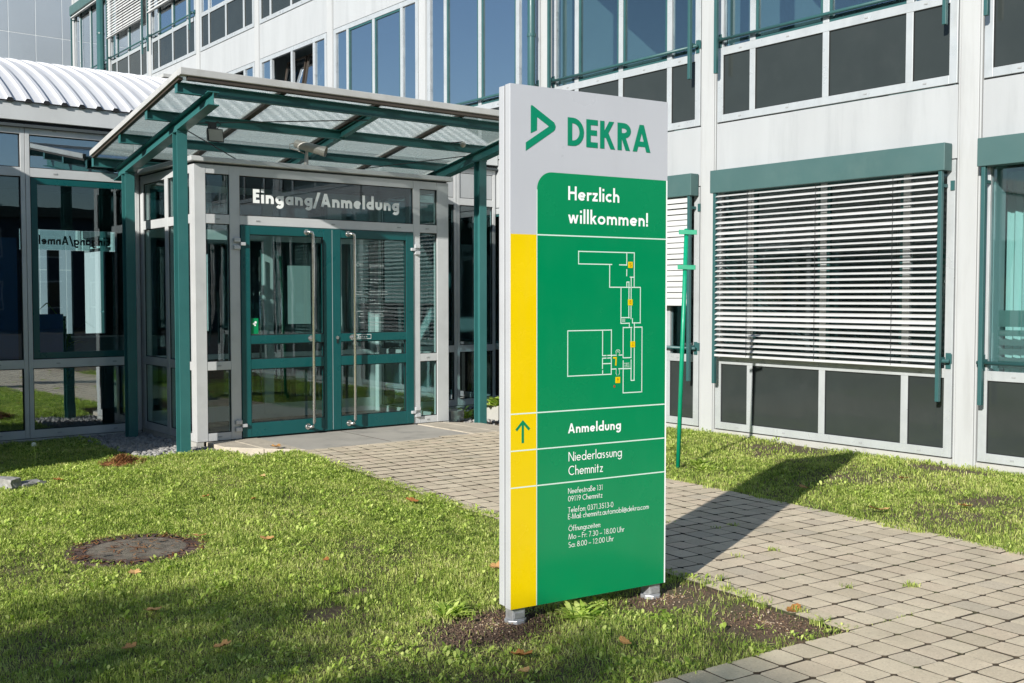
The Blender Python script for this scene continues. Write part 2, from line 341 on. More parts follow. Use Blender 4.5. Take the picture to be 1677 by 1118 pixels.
def ribbon(pts, w):
    pts = [p for i, p in enumerate(pts) if i == 0 or (Vector(p) - Vector(pts[i - 1])).length > 1e-5]
    P = [Vector(p) for p in pts]; closed = len(P) > 3 and (P[0] - P[-1]).length < 1e-5
    if closed: P = P[:-1]
    n = len(P); L = []; Rr = []
    for i in range(n):
        a = P[(i - 1) % n] if (closed or i > 0) else None; b = P[(i + 1) % n] if (closed or i < n - 1) else None
        d1 = (P[i] - a).normalized() if a is not None else None; d2 = (b - P[i]).normalized() if b is not None else None
        if d1 is None: d1 = d2
        if d2 is None: d2 = d1
        n1 = Vector((-d1.y, d1.x)); n2 = Vector((-d2.y, d2.x)); m = (n1 + n2)
        m = m.normalized() if m.length > 1e-4 else n1
        k = min(1 / max(.35, m.dot(n1)), 1.35)
        L.append(P[i] + m * (w / 2 * k)); Rr.append(P[i] - m * (w / 2 * k))
    quads = [(L[i], Rr[i], Rr[(i + 1) % n], L[(i + 1) % n]) for i in range(n if closed else n - 1)]
    return quads
def lettering(name, txt, w, size, place, width, mat, parent, track=.10, depth=.0006, local=False, lift=0.0, mirror=False):
    """flat cut lettering; place(u, v, d) maps text metres to the surface, d = height above it"""
    st, tw = text_strokes(txt, w, track); sx = width / tw; mb = MB(); k = 0
    for s in st:
        k += 1; d = depth + lift + (k % 5) * .00006
        # horizontal scale follows the real line length, stroke weight stays even
        if s[0] == 'd':
            x0, y0, x1, y1 = s[1] * sx, s[2] * size, s[3] * sx, s[4] * size; hw = w * size / 2 * math.hypot(x1 - x0, y1 - y0) / abs(y1 - y0) * .97
            qs = [(Vector((x0 - hw, y0)), Vector((x0 + hw, y0)), Vector((x1 + hw, y1)), Vector((x1 - hw, y1)))]
        else: qs = ribbon([(a * sx, b * size) for a, b in s], w * size)
        for qd in qs:
            mb.add([place((width - p.x) if mirror else p.x, p.y, d) for p in qd], [(0, 1, 2, 3)])
    me = bpy.data.meshes.new(name); o = Vector((0, 0, 0))
    if parent is not None and not local: o = OFF.get(parent.name, o)
    me.from_pydata([(p[0] - o.x, p[1] - o.y, p[2] - o.z) for p in mb.v], [], mb.f); me.materials.append(M[mat])
    ob = bpy.data.objects.new(name, me); COL.objects.link(ob); ob.parent = parent
    return ob

# ================================================================== SETTING: ground, path, step
XF, YW, YE = 9.505, 12.452, 10.813
def sheet(name, poly, z, mat, kind='structure'):
    me = bpy.data.meshes.new(name); me.from_pydata([(x, y, z) for x, y in poly], [], [tuple(range(len(poly)))]); me.materials.append(M[mat])
    o = bpy.data.objects.new(name, me); COL.objects.link(o); tag(o, kind=kind); return o
ground = sheet('ground', [(-500, -500), (500, -500), (500, 500), (-500, 500)], -.02, 'soil')
PO = Vector((4.33, 2.94)); PA = R(-4.6); ex = Vector((math.cos(PA), math.sin(PA))); ey = Vector((-math.sin(PA), math.cos(PA)))
def pxy(a, b): p = PO + ex * a + ey * b; return p.x, p.y
def pab(x, y):
    dx, dy = x - PO.x, y - PO.y
    return dx * ex.x + dy * ex.y, dx * ey.x + dy * ey.y
PW, PH = .156, .165; AMAX = 14 * PW
def zpath(y):
    t = min(1, max(0, (y - 6.5) / 3.1)); return .020 + .046 * t * t * (3 - 2 * t)
def on_path(x, y):
    a, b = pab(x, y)
    if y > 9.64: return False
    if b < 0: return -4.4 < a < AMAX and b > -4.3
    if a < 0: return False
    return a < AMAX or (y > 8.5 and x < 7.75)
mb = MB()
pts = [pxy(-4.4, 0), pxy(-4.4, -4.3), pxy(AMAX, -4.3), pxy(AMAX, 5.45), (7.72, 8.45), (7.72, 9.62), (4.86, 9.62), pxy(0, 6.3), pxy(0, 0)]
path = sheet('path', pts, .013, 'joint'); OFF[path.name] = Vector((0, 0, 0))
# a ramped bed under the upper part of the path, so that its joints stay closed as it climbs to the step
mb = MB(); n = 12
for i in range(n):
    y0, y1 = 6.6 + (9.62 - 6.6) * i / n, 6.6 + (9.62 - 6.6) * (i + 1) / n
    def xl(y): return 4.34 + (y - 2.94) * .0805
    def xr(y): return 7.72 if y > 8.45 else 6.5 + (y - 2.94) * .0805
    mb.add([(xl(y0), y0, zpath(y0) - .007), (xr((y0 + y1) / 2), y0, zpath(y0) - .007), (xr((y0 + y1) / 2), y1, zpath(y1) - .007), (xl(y1), y1, zpath(y1) - .007)], [(0, 1, 2, 3)])
mb.build('ramp_bed', 'joint', path)

def stone_mesh(seed):
    rs = random.Random(seed); W, H = PW - .0052, PH - .0052; c = .014; o = []
    for sx, sy in ((-1, -1), (1, -1), (1, 1), (-1, 1)):
        X, Y = sx * W / 2, sy * H / 2
        p1, p2 = (X - sx * c, Y), (X, Y - sy * c)
        o += [p2, p1] if sx * sy > 0 and False else ([p2, p1] if (sx, sy) in ((-1, -1), (1, 1)) else [p1, p2])
    o = [(x + rs.uniform(-.0035, .0035), y + rs.uniform(-.0035, .0035)) for x, y in o]
    vs = []; n = len(o)
    for z, k in ((-.045, .99), (-.0020, 1.0), (0.0, .988)):
        vs += [(x * k, y * k, z + (rs.uniform(-.0012, .0012) if z == 0 else 0)) for x, y in o]
    vs.append((0, 0, .0006)); fs = []
    for r_ in range(2):
        for i in range(n): fs.append((r_ * n + i, r_ * n + (i + 1) % n, (r_ + 1) * n + (i + 1) % n, (r_ + 1) * n + i))
    fs += [(2 * n + i, 2 * n + (i + 1) % n, 3 * n) for i in range(n)]
    return vs, fs
SM = [stone_mesh(i) for i in range(6)]; SME = []
for vs, fs in SM:
    me = bpy.data.meshes.new('paving_stone'); me.from_pydata(vs, [], fs); import_normals(me); me.materials.append(M['paver']); me.materials.append(M['joint']); me.polygons.foreach_set('material_index', [1 if q < 16 else 0 for q in range(len(me.polygons))]); SME.append(me)
stones = []
for j in range(-26, 46):
    sh = (random.random() - .5) * .007
    for i in range(-28, 36):
        a, b = (i + .5) * PW + sh, (j + .5) * PH + (random.random() - .5) * .006
        x, y = pxy(a, b)
        ok = on_path(x, y) and on_path(*pxy(a - .07, b)) and on_path(*pxy(a + .03, b))
        if not ok: continue
        z = zpath(y) + random.uniform(-.0012, .0012)
        f = Vector((math.sin(R(38.184)), math.cos(R(38.184)))); dep = x * f.x + y * f.y; lat = x * f.y - y * f.x
        vis = dep > 3.6 and -.52 < lat / dep < .52
        hid = (abs(lat / dep - .06) < .07 and dep > 6.2)
        stones.append((dep + (0 if vis else 50) + (20 if hid else 0), x, y, z, random.uniform(-.014, .014), random.randrange(6), (random.uniform(-.005, .005), random.uniform(-.005, .005))))
stones.sort()
for k, (d, x, y, z, rz, v, tl) in enumerate(stones[:300]):
    o = bpy.data.objects.new('paving_stone', SME[v]); COL.objects.link(o); o.parent = path
    o.location = (x, y, z); o.rotation_euler = (tl[0], tl[1], PA + rz)
mb = MB()
for d, x, y, z, rz, v, tl in stones[300:]:
    vs, fs = SM[v]; c, s_ = math.cos(PA + rz), math.sin(PA + rz)
    mb.add([(x + a * c - b * s_, y + a * s_ + b * c, z + q) for a, b, q in vs], fs)
o = mb.build('paving_stones_far', 'paver', path); tag(o, kind='stuff'); o.data.materials.append(M['joint'])
nf_ = len(SM[0][1]); o.data.polygons.foreach_set('material_index', [1 if q % nf_ < 16 else 0 for q in range(len(o.data.polygons))])

step = MB().box(4.97, 7.03, 9.66, 10.83, -.05, .062).build('entrance_step', 'slab', bevel=.006); tag(step, kind='structure')
OFF[step.name] = Vector((0, 0, 0))
MB().box(5.98, 5.99, 9.70, 10.79, .0625, .0633).build('joint_line', 'joint', step)
for poly in ([(4.385, 10.33), (4.66, 9.98), (4.66, 10.80), (4.385, 10.80)], [(4.667, 9.975), (4.963, 9.655), (4.963, 10.80), (4.667, 10.80)],
             [(7.037, 9.66), (7.36, 9.66), (7.36, 10.80), (7.037, 10.80)], [(7.367, 9.66), (7.70, 9.70), (7.70, 10.40), (7.367, 10.80)]):
    MB().prism(poly, -.08, .070, 'z').build('kerb_slab', 'kerb', step, bevel=.008)
for i in range(3):
    MB().box(4.97 + i * .69, 4.97 + i * .69 + .682, 9.615, 9.652, -.05, .066).build('kerb_slab', 'kerb', step, bevel=.005)
# bare soil round the sign feet, gravel strips by the building
def blob(cx, cy, rx, ry, seed, n=26):
    rs = random.Random(seed); return [(cx + rx * (1 + rs.uniform(-.2, .2)) * math.cos(2 * math.pi * k / n), cy + ry * (1 + rs.uniform(-.2, .2)) * math.sin(2 * math.pi * k / n)) for k in range(n)]
SOIL = [(3.10, 4.06, .38, .26, 3), (4.12, 3.86, .36, .22, 4), (4.16, 3.28, .30, .32, 5), (2.55, 4.75, .16, .10, 6), (2.85, 5.0, .12, .07, 8), (7.9, 4.2, .3, .16, 9), (9.2, 5.2, .14, .5, 10)]
sheet('gravel_bed', [(3.62, 10.42), (4.36, 10.30), (4.40, 10.86), (4.36, 12.44), (3.75, 12.44), (3.55, 11.4)], .006, 'mulch')
sheet('gravel_bed', [(7.72, 10.34), (9.45, 10.3), (9.45, 12.42), (7.53, 12.42), (7.53, 10.86)], .006, 'mulch')

# gravel, soil crumbs: real little stones, too many to count
def ico():
    t = (1 + 5 ** .5) / 2
    v = np.array([(-1, t, 0), (1, t, 0), (-1, -t, 0), (1, -t, 0), (0, -1, t), (0, 1, t), (0, -1, -t), (0, 1, -t), (t, 0, -1), (t, 0, 1), (-t, 0, -1), (-t, 0, 1)]) / math.sqrt(1 + t * t)
    f = np.array([(0, 11, 5), (0, 5, 1), (0, 1, 7), (0, 7, 10), (0, 10, 11), (1, 5, 9), (5, 11, 4), (11, 10, 2), (10, 7, 6), (7, 1, 8), (3, 9, 4), (3, 4, 2), (3, 2, 6), (3, 6, 8), (3, 8, 9), (4, 9, 5), (2, 4, 11), (6, 2, 10), (8, 6, 7), (9, 8, 1)])
    return v, f
IV, IF = ico()
def scatter_stones(name, pts, smin, smax, mat, flat=.65, z0=.0):
    n = len(pts); pts = np.array(pts); sc = rng.uniform(smin, smax, (n, 1, 1)) * rng.uniform(.7, 1.3, (n, 1, 3)); sc[:, :, 2] *= flat
    V = IV[None] * sc * rng.uniform(.8, 1.2, (n, 12, 1)); th = rng.uniform(0, 6.28, n); c, s = np.cos(th)[:, None], np.sin(th)[:, None]
    x = V[..., 0] * c - V[..., 1] * s + pts[:, 0:1]; y = V[..., 0] * s + V[..., 1] * c + pts[:, 1:2]; z = V[..., 2] + z0 + sc[:, :, 2] * .45
    F = (IF[None] + (np.arange(n) * 12)[:, None, None]).reshape(-1)
    o = np_mesh(name, np.stack([x, y, z], -1).reshape(-1, 3), F, np.full(n * 20, 3), mat); return o
gp = []
while len(gp) < 1500:
    x, y = rng.uniform(3.45, 4.42), rng.uniform(10.2, 12.44)
    if (x > 3.5 + (12.44 - y) * .06 and y > 10.36 + rng.normal(0, .05)) and not (x > 4.28 and y > 10.8) and not (x > 4.36): gp.append((x, y))
while len(gp) < 2300:
    x, y = rng.uniform(7.53, 9.42), rng.uniform(10.3, 12.4)
    if not (x < 7.72 and y < 10.75): gp.append((x, y))
o = scatter_stones('gravel', gp, .012, .034, 'pebble', .7, .006); tag(o, 'grey pebbles between the glazed wall and the teal posts', 'gravel', kind='stuff')
gp = []
for (cx, cy, rx, ry, sd_) in SOIL[:3]:
    for _ in range(int(4200 * rx * ry / .09)):
        a = rng.uniform(0, 6.28); q = abs(rng.normal(0, .62)); gp.append((cx + rx * q * math.cos(a), cy + ry * q * math.sin(a)))
gp = [p for p in gp if not on_path(*p)]
o = scatter_stones('soil_crumbs', gp, .0016, .0070, 'mulch', .7, .004); tag(o, 'dark brown soil crumbs around the feet of the green sign', 'soil', kind='stuff')
gp2 = [p for p in gp if rng.uniform() < .05]
o = scatter_stones('wood_chips', gp2, .0022, .006, 'chip', .5, .012); tag(o, 'pale chips strewn over the bare soil under the sign', 'chips', kind='stuff')

# ================================================================== LONG OFFICE BUILDING (facade runs along Y)
P = [-1.15, 2.03, 5.21, 8.39, 11.33, 14.39, 17.43, 20.5, 23.59, 26.7, 29.82, 33.05]
SH = 3.53
def zb(k): return .03 + SH * k
off = thing('office_building', 'long white panelled three-storey office building with teal sun blinds and rails', 'building', (XF, 8, 0))
for c in P:
    wd = .09
    m = MB().box(XF - .014, XF + .10, c - wd, c + wd, -.12, 10.62); m.build('pilaster', 'pilaster', off, bevel=.004)
    MB().box(XF + .105, XF + .30, c - .20, c + .20, -.1, 10.6).build('column', 'room_wall', off)
    for e in (-1, 1): MB().box(XF - .004, XF + .06, c + e * .104 - .009, c + e * .104 + .009, -.1, 10.6).build('joint_strip', 'pilaster', off)
def bayY(i): return P[i] + .118, P[i + 1] - .118
for i in range(len(P) - 1):
    y0, y1 = bayY(i)
    if i < 5: MB().box(XF - .010, XF + .12, y0, y1, -.15, .062).build('plinth', 'plinth', off, bevel=.005)
    for k in range(3):
        if i > 4 and k == 0: continue
        MB().box(XF, XF + .11, y0 + .004, y1 - .004, zb(k) + 2.872, zb(k) + SH + .030).build('spandrel_panel', 'concrete', off, bevel=.004)
MB().box(XF + .02, XF + .3, P[0], P[-1], zb(3) + .04, zb(3) + .75).build('parapet', 'concrete', off)
MB().box(XF + .31, XF + 12, P[0], P[-1], zb(3) + .04, zb(3) + .3).build('roof', 'fascia', off)
# rooms behind the glass
for k in range(3):
    MB().box(XF + .115, XF + 4.2, P[0], P[-1], zb(k) - .22, zb(k) - .02).build('floor_slab', 'room_floor', off)
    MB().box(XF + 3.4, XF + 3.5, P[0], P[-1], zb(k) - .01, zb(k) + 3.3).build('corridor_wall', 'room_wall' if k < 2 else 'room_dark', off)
    MB().box(XF + .32, XF + 3.39, P[0], P[-1], zb(k) + 3.0, zb(k) + 3.06).build('room_ceiling', 'room_wall', off)
    for c in P: MB().box(XF + .31, XF + 3.39, c - .05, c + .05, zb(k) - .01, zb(k) + 2.99).build('room_partition', 'room_wall', off)
MB().box(XF + .2, XF + 12, P[-1] + .1, P[-1] + .2, -.1, 10.5).build('end_wall', 'concrete', off)

def pane_box(x0, x1, y0, y1, z0, z1, ax):
    """a glass pane, its plane a hair out of true so that reflections differ from pane to pane"""
    m = MB().box(x0, x1, y0, y1, z0, z1); j = [random.uniform(-.0016, .0016) for _ in range(4)]
    v = []
    for i, p in enumerate(m.v):
        p = list(p); p[ax] += j[[0, 1, 1, 0, 2, 3, 3, 2][i] if ax == 1 else [0, 0, 1, 1, 2, 2, 3, 3][i]]; v.append(tuple(p))
    m.v = v; return m
def office_window(i, k, sash=True, tilted=(), caps=False, gm='glass'):
    y0, y1 = bayY(i); y0 += .012; y1 -= .012; b = zb(k); z0, z1 = b + .045, b + 2.862
    zt0, zt1 = b + .80, b + .89; t = .082; X0, X1 = XF - .006, XF + .055
    W = y1 - y0; ms = [y0 + .50, (y0 + y1) / 2, y1 - .50]; mw = .038
    m = MB()
    m.box(X0, X1, y0, y0 + t, z0, z1); m.box(X0, X1, y1 - t, y1, z0, z1)
    e = [y0 + t] + [q for c in ms for q in (c - mw, c + mw)] + [y1 - t]
    m.box(X0, X1, y0 + t, y1 - t, z0, z0 + t); m.box(X0, X1, y0 + t, y1 - t, z1 - t, z1)
    for c in ms:
        m.box(X0 + .003, X1, c - mw, c + mw, z0 + t, zt0); m.box(X0 + .003, X1, c - mw, c + mw, zt1, z1 - t)
    m.box(X0 + .001, X1, y0 + t, y1 - t, zt0, zt1)
    win = m.build('window', 'alu', off, bevel=.003)
    for j in range(4):
        a, c = e[2 * j], e[2 * j + 1]
        MB().box(X0 + .020, X0 + .040, a + .001, c - .001, z0 + t + .001, zt0 - .001).build('opaque_panel', 'dark_panel', win)
        g = MB()
        for q in ((a, a + .007, z0 + t, zt0), (c - .007, c, z0 + t, zt0)): g.box(X0 + .012, X0 + .0195, *q)
        for q in ((a + .007, c - .007, z0 + t, z0 + t + .007), (a + .007, c - .007, zt0 - .007, zt0)): g.box(X0 + .012, X0 + .0195, *q)
        g.build('seal', 'seal', win)
        za, zc = zt1, z1 - t
        if sash and j in (1, 2):
            sm = MB(); s = .034; xa, xb = X0 + .012, X0 + .052
            rr = [(a + .002, a + s, za + .002, zc - .002), (c - s, c - .002, za + .002, zc - .002), (a + s, c - s, za + .002, za + s), (a + s, c - s, zc - s, zc - .002)]
            for q in rr: sm.box(xa, xb, *q)
            pn = pane_box(X0 + .030, X0 + .036, a + s, c - s, za + s, zc - s, 0)
            if j in tilted:
                def tl(v): 
                    s_, c_ = math.sin(R(9)), math.cos(R(9)); dz = v[2] - za; dx = v[0] - xa
                    return (xa + dx * c_ + dz * s_ + .03, v[1], za + dz * c_ - dx * s_)
                sm.v = [tl(v) for v in sm.v]; pn.v = [tl(v) for v in pn.v]
            sm.build('sash', 'teal_rail' if j not in tilted else 'bar_brown', win); pn.build('pane', gm, win)
        else:
            pane_box(X0 + .030, X0 + .036, a, c, za, zc, 0).build('pane', gm, win)
    if caps:
        for zz in ((z0 + t / 2), (zt0 + zt1) / 2):
            for yy in (y0 + .33, (ms[0] + ms[1]) / 2, (ms[1] + ms[2]) / 2, y1 - .33):
                MB().box(X0 - .005, X0 + .001, yy - .018, yy + .018, zz - .007, zz + .007).build('drain_cap', 'cap', win)
    return win
for i in range(0, 11):
    for k in range(3):
        if k == 0 and i > 4: continue
        office_window(i, k, sash=(k < 2 or i > 7), tilted={(6, 1): (1, 2), (7, 1): (1,)}.get((i, k), ()), caps=(i < 5 and k < 2) or (k == 2 and i in (5, 6, 7)), gm='glass' if k == 0 else 'glass_mid' if (k == 1 and i < 4) else 'glass_up')

def guard_rail(i, k):
    y0, y1 = bayY(i); z = zb(k) + .965; X = XF - .052
    r = MB().tube([(X, y0 + .02, z), (X, y1 - .02, z)], .019, 10).build('guard_rail', 'teal_rail', off, smooth=True)
    for y in (y0 + .05, y1 - .05):
        MB().box(XF - .016, XF - .007, y - .025, y + .025, z - .075, z + .075).build('bracket_plate', 'teal_rail', r)
        MB().tube([(XF - .016, y, z), (X + .01, y, z)], .013, 8).build('bracket_arm', 'teal_rail', r, smooth=True)
for i, k in ((0, 0), (1, 0), (2, 0), (3, 0), (0, 1), (1, 1), (2, 1), (3, 1), (4, 1), (5, 1), (8, 2), (9, 2), (10, 2)): guard_rail(i, k)

def slat_mesh(L, tilt, X, y0, z):
    """a curved lamella 80 mm deep, its outer edge lowered by the tilt"""
    n = 4; vs = []; th = .0016
    for s in (0, 1):
        for q in range(n + 1):
            u = (q / n - .5) * .072; cur = .006 * (1 - (2 * q / n - 1) ** 2)
            for o in (0, th):
                dx = u * math.cos(tilt) - (cur + o) * math.sin(tilt); dz = u * math.sin(tilt) + (cur + o) * math.cos(tilt)
                vs.append((X + dx, y0 + s * L, z + dz))
    m = (n + 1) * 2; fs = []
    for q in range(n):
        a = q * 2
        fs += [(a, a + 2, m + a + 2, m + a), (a + 1, m + a + 1, m + a + 3, a + 3), (a, a + 1, a + 3, a + 2), (m + a, m + a + 2, m + a + 3, m + a + 1)]
    fs += [(0, m, m + 1, 1), (m - 2, m - 1, 2 * m - 1, 2 * m - 2)]
    return vs, fs
def sun_blind(i, k, ya, yb, zbot=None, tilt=R(32), pitch=.0605, joined=False, label=None):
    b = zb(k); zt, zl = b + 3.012, b + 2.755; X = XF - .150
    m = MB().prism([(X, zl), (XF - .016, zl), (XF - .016, zt), (X + .0, zt)], ya, yb, 'y')
    m.v = [(p[0], p[1], p[2]) for p in m.v]
    bl = m.build('sun_blind', 'teal_box', off, bevel=.006)
    if label: bl['label'] = label
    Xs = XF - .106
    for y in (ya + .052, yb - .052):
        MB().box(Xs - .028, Xs + .012, y - .019, y + .019, b + .58, zl + .02).build('guide_rail', 'teal_rail', bl, bevel=.003)
        for z in (b + .985, b + 2.62):
            MB().box(XF - .017, XF - .008, y + (.04 if y > (ya + yb) / 2 else -.08), y + (.08 if y > (ya + yb) / 2 else -.04), z - .045, z + .045).build('bracket', 'teal_rail', bl)
            MB().box(Xs + .012, XF - .012, y - .012, y + .012, z - .015, z + .015).build('bracket', 'teal_rail', bl)
    if zbot is None: return
    L = yb - ya - .15; y0 = ya + .075; z = zl - .04; allm = MB(); proto = None
    while z > zbot + .03:
        vs, fs = slat_mesh(L, tilt + random.gauss(0, .075), 0, 0, 0)
        if joined: allm.add([(p[0] + Xs, p[1] + y0, p[2] + z) for p in vs], fs)
        else:
            sag = random.gauss(0, .003); s = MB().add([(p[0] + Xs, p[1] + y0, p[2] + z + sag * (p[1] / L - .5)) for p in vs], fs).build('slat', 'slat', bl, smooth=False)
        z -= pitch * random.uniform(.985, 1.015)
    if joined: tag(allm.build('slats', 'slat', bl), kind='stuff')
    MB().box(Xs - .035, Xs + .035, y0, y0 + L, zbot - .012, zbot + .014).build('bottom_bar', 'slat', bl, bevel=.003)
    for f in (.17, .5, .83):
        y = y0 + L * f
        cm = MB(); cm.tube([(Xs - .039, y, zl), (Xs - .039, y, zbot)], .0022, 5); cm.tube([(Xs + .039, y, zl), (Xs + .039, y, zbot)], .0022, 5)
        cm.build('ladder_cord', 'cord', bl)
sun_blind(2, 0, 5.37, 8.235, zb(0) + .905, R(20))
sun_blind(3, 0, 8.525, 11.20, zb(0) + 1.48, R(66), .066)
sun_blind(1, 0, 2.19, 5.055, None)
sun_blind(0, 0, -.99, 1.87, None)
for i in (0, 1, 2, 3): sun_blind(i, 1, bayY(i)[0] + .03, bayY(i)[1] - .03, None)
sun_blind(8, 2, bayY(8)[0] + .03, bayY(8)[1] - .03, zb(2) + 1.52, R(60), .072, True)
sun_blind(9, 2, bayY(9)[0] + .03, bayY(9)[1] - .03, zb(2) + 1.48, R(60), .072, True)
sun_blind(10, 2, bayY(10)[0] + .03, bayY(10)[1] - .03, zb(2) + 2.68, R(60), .072, True)
for Y, r in ((11.50, .055), (30.15, .10)):
    dp = MB().tube([(XF - .12, Y, .1), (XF - .12, Y, 10.6)], r, 14).build('downpipe', 'teal_rail', off, smooth=True)
    for z in (1.2, 3.2, 5.2, 7.0, 8.8):
        MB().tube([(XF - .12, Y, z - .02), (XF - .12, Y, z + .02)], r + .008, 14).build('pipe_clip', 'teal_rail', dp)
# a few things seen through the office windows
for y in np.arange(2.3, 5.0, .29):
    m = MB(); n = 10
    for q in range(n):
        a0, a1 = y + .26 * q / n, y + .26 * (q + 1) / n
        x0, x1 = XF + .62 + .02 * math.sin(q * 1.9), XF + .62 + .02 * math.sin((q + 1) * 1.9)
        m.hexa([(x0, a0, .2), (x0 + .004, a0, .2), (x1 + .004, a1, .2), (x1, a1, .2), (x0, a0, 2.8), (x0 + .004, a0, 2.8), (x1 + .004, a1, 2.8), (x1, a1, 2.8)])
    if y > 3.0: m.build('curtain', 'curtain', off)
fl = MB()
for z, hh in ((.95, .10), (1.075, .055), (1.16, .055), (1.245, .055), (1.33, .15)):
    MB().box(XF + .033, XF + .036, 2.3, 4.92, z, z + hh).build('frosted_film', 'film', off)
cb = thing('cabinet', 'white cupboard standing behind an upper-floor office window', 'cabinet', (XF + 1.2, 9.55, zb(1)))
MB().box(XF + .9, XF + 1.5, 9.0, 9.55, zb(1), zb(1) + 2.4).build('carcass', 'cabinet', cb)
MB().box(XF + .88, XF + .9, 9.02, 9.27, zb(1) + .1, zb(1) + 2.35).build('door', 'cabinet', cb); MB().box(XF + .88, XF + .9, 9.28, 9.53, zb(1) + .1, zb(1) + 2.35).build('door', 'cabinet', cb)
sc = thing('wall_cupboard', 'low white cupboard pushed against an upper-floor office wall', 'cabinet', (XF + 2.2, 10.3, zb(1)))
MB().box(XF + 1.7, XF + 3.3, 9.9, 10.6, zb(1), zb(1) + 1.3).build('carcass', 'cabinet', sc); MB().box(XF + 1.67, XF + 3.33, 9.87, 10.63, zb(1) + 1.31, zb(1) + 1.35).build('top', 'desk', sc)

# ================================================================== GLAZED LOBBY WITH BARREL ROOF (wall runs along X)
lob = thing('lobby_building', 'low glazed entrance hall with grey frames under a white barrel roof', 'building', (3, YW, 0))
ZR = [(.047, .135), (.815, .912), (2.912, 3.010), (3.372, 3.482)]
def lobby_window(x0, x1, teal=False, solid_top=False, gm='glass', thin_left=False):
    m = MB(); t = .046; Y0, Y1 = YW, YW + .07
    m.box(x0, x0 + t, Y0, Y1, ZR[0][0], ZR[-1][1]); m.box(x1 - t, x1, Y0, Y1, ZR[0][0], ZR[-1][1])
    for a, b in ZR: m.box(x0 + t, x1 - t, Y0 + .002, Y1, a, b)
    win = m.build('window', 'alu_grey', lob, bevel=.003)
    rows = [(ZR[j][1], ZR[j + 1][0]) for j in range(3)]
    for j, (a, b) in enumerate(rows):
        g = MB(); u0, u1 = x0 + t, x1 - t
        for q in ((u0, u0 + .009, a, b), (u1 - .009, u1, a, b), (u0 + .009, u1 - .009, a, a + .009), (u0 + .009, u1 - .009, b - .009, b)):
            g.box(q[0], q[1], Y0 + .018, Y0 + .03, q[2], q[3])
        g.build('seal', 'seal', win)
        if j == 1 and teal:
            s = .075; f = MB()
            for q in ((u0 + .009, u0 + s, a + .009, b - .009), (u1 - s, u1 - .009, a + .009, b - .009), (u0 + s, u1 - s, a + .009, a + s), (u0 + s, u1 - s, b - s, b - .009)):
                f.box(q[0], q[1], Y0 + .010, Y0 + .055, q[2], q[3])
            f.build('sash', 'teal_door', win, bevel=.003); pane_box(u0 + s, u1 - s, Y0 + .032, Y0 + .038, a + s, b - s, 1).build('pane', gm, win)
        elif j == 2 and solid_top:
            MB().box(u0 + .009, u1 - .009, Y0 + .012, Y0 + .035, a + .009, b - .009).build('opaque_panel', 'concrete', win)
        else:
            pane_box(u0 + .009, u1 - .009, Y0 + .034, Y0 + .040, a + .009, b - .009, 1).build('pane', gm if j == 1 else 'glass_mirror', win)
    for a, b in ZR:
        for f in ((.25, .75) if x1 - x0 > .9 else (.5,)):
            xx = x0 + (x1 - x0) * f
            MB().box(xx - .02, xx + .02, Y0 - .004, Y0 + .003, (a + b) / 2 - .007, (a + b) / 2 + .007).build('drain_cap', 'cap', win)
    return win
for x0, x1, tl, sp in ((-.55, .648, False, False), (.652, 1.848, True, False), (1.852, 3.048, False, False), (3.052, 4.285, True, False), (7.525, 8.795, False, True), (8.80, XF - .02, False, True)):
    lobby_window(x0, x1, tl, sp)
MB().box(-.6, 4.28, YW - .012, YW + .09, -.15, .040).build('plinth', 'plinth', lob, bevel=.006)
MB().box(7.53, XF - .02, YW - .012, YW + .09, -.15, .040).build('plinth', 'plinth', lob, bevel=.006)
MB().box(-.6, XF - .016, YW - .004, YW + .10, 3.486, 3.508).build('shadow_gap', 'seal', lob)
MB().box(-.6, XF - .016, YW - .055, YW + .12, 3.510, 3.706).build('fascia', 'fascia', lob, bevel=.004)
MB().box(3.9, XF - .016, YW + .02, YW + .10, 3.30, 3.485).build('lintel', 'alu_grey', lob)
# barrel roof: trapezoidal sheet, ribs run over the vault
VW, VZ = 7.4, 3.712; VY0 = YW - .085; VYC = VY0 + VW / 2
Rv = min(np.arange(VW / 2 + .01, 30, .005), key=lambda q: abs((1.6 + .2043 * VYC - (VZ - math.sqrt(q * q - VW * VW / 4))) / math.sqrt(1 + .2043 ** 2) - q))
VC = VZ - math.sqrt(Rv * Rv - VW * VW / 4); pit = .186; prof = []
x = -.6
while x < XF - .03:
    for dx, hgt in ((0, 0), (.108, 0), (.120, .030), (.160, .030), (.1855, 0)):
        if x + dx < XF - .02: prof.append((x + dx, hgt))
    x += pit
na = 40; a0 = math.asin(VW / 2 / Rv); vs = []
for q in range(na + 1):
    a = -a0 + 2 * a0 * q / na
    for px_, hh in prof: vs.append((px_, VYC + (Rv + hh) * math.sin(a), VC + (Rv + hh) * math.cos(a)))
n = len(prof); fs = [(q * n + i, q * n + i + 1, (q + 1) * n + i + 1, (q + 1) * n + i) for q in range(na) for i in range(n - 1)]
m = MB().add(vs, fs)
under = [(px_, y, z - .012) for px_, y, z in vs]
m.build('barrel_roof', 'roof_white', lob)
x = -.6 + .100                                            # black foam fillers closing each rib at the eave
while x < XF - .2:
    MB().box(x + .012, x + .080, VY0 - .006, VY0 + .05, VZ - .012, VZ + .014).build('rib_closure', 'seal', lob); x += pit
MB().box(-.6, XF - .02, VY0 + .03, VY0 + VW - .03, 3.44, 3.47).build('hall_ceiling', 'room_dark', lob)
MB().box(-.58, XF - .02, YW + .10, VY0 + VW, -.02, .035).build('hall_floor', 'room_floor', lob)
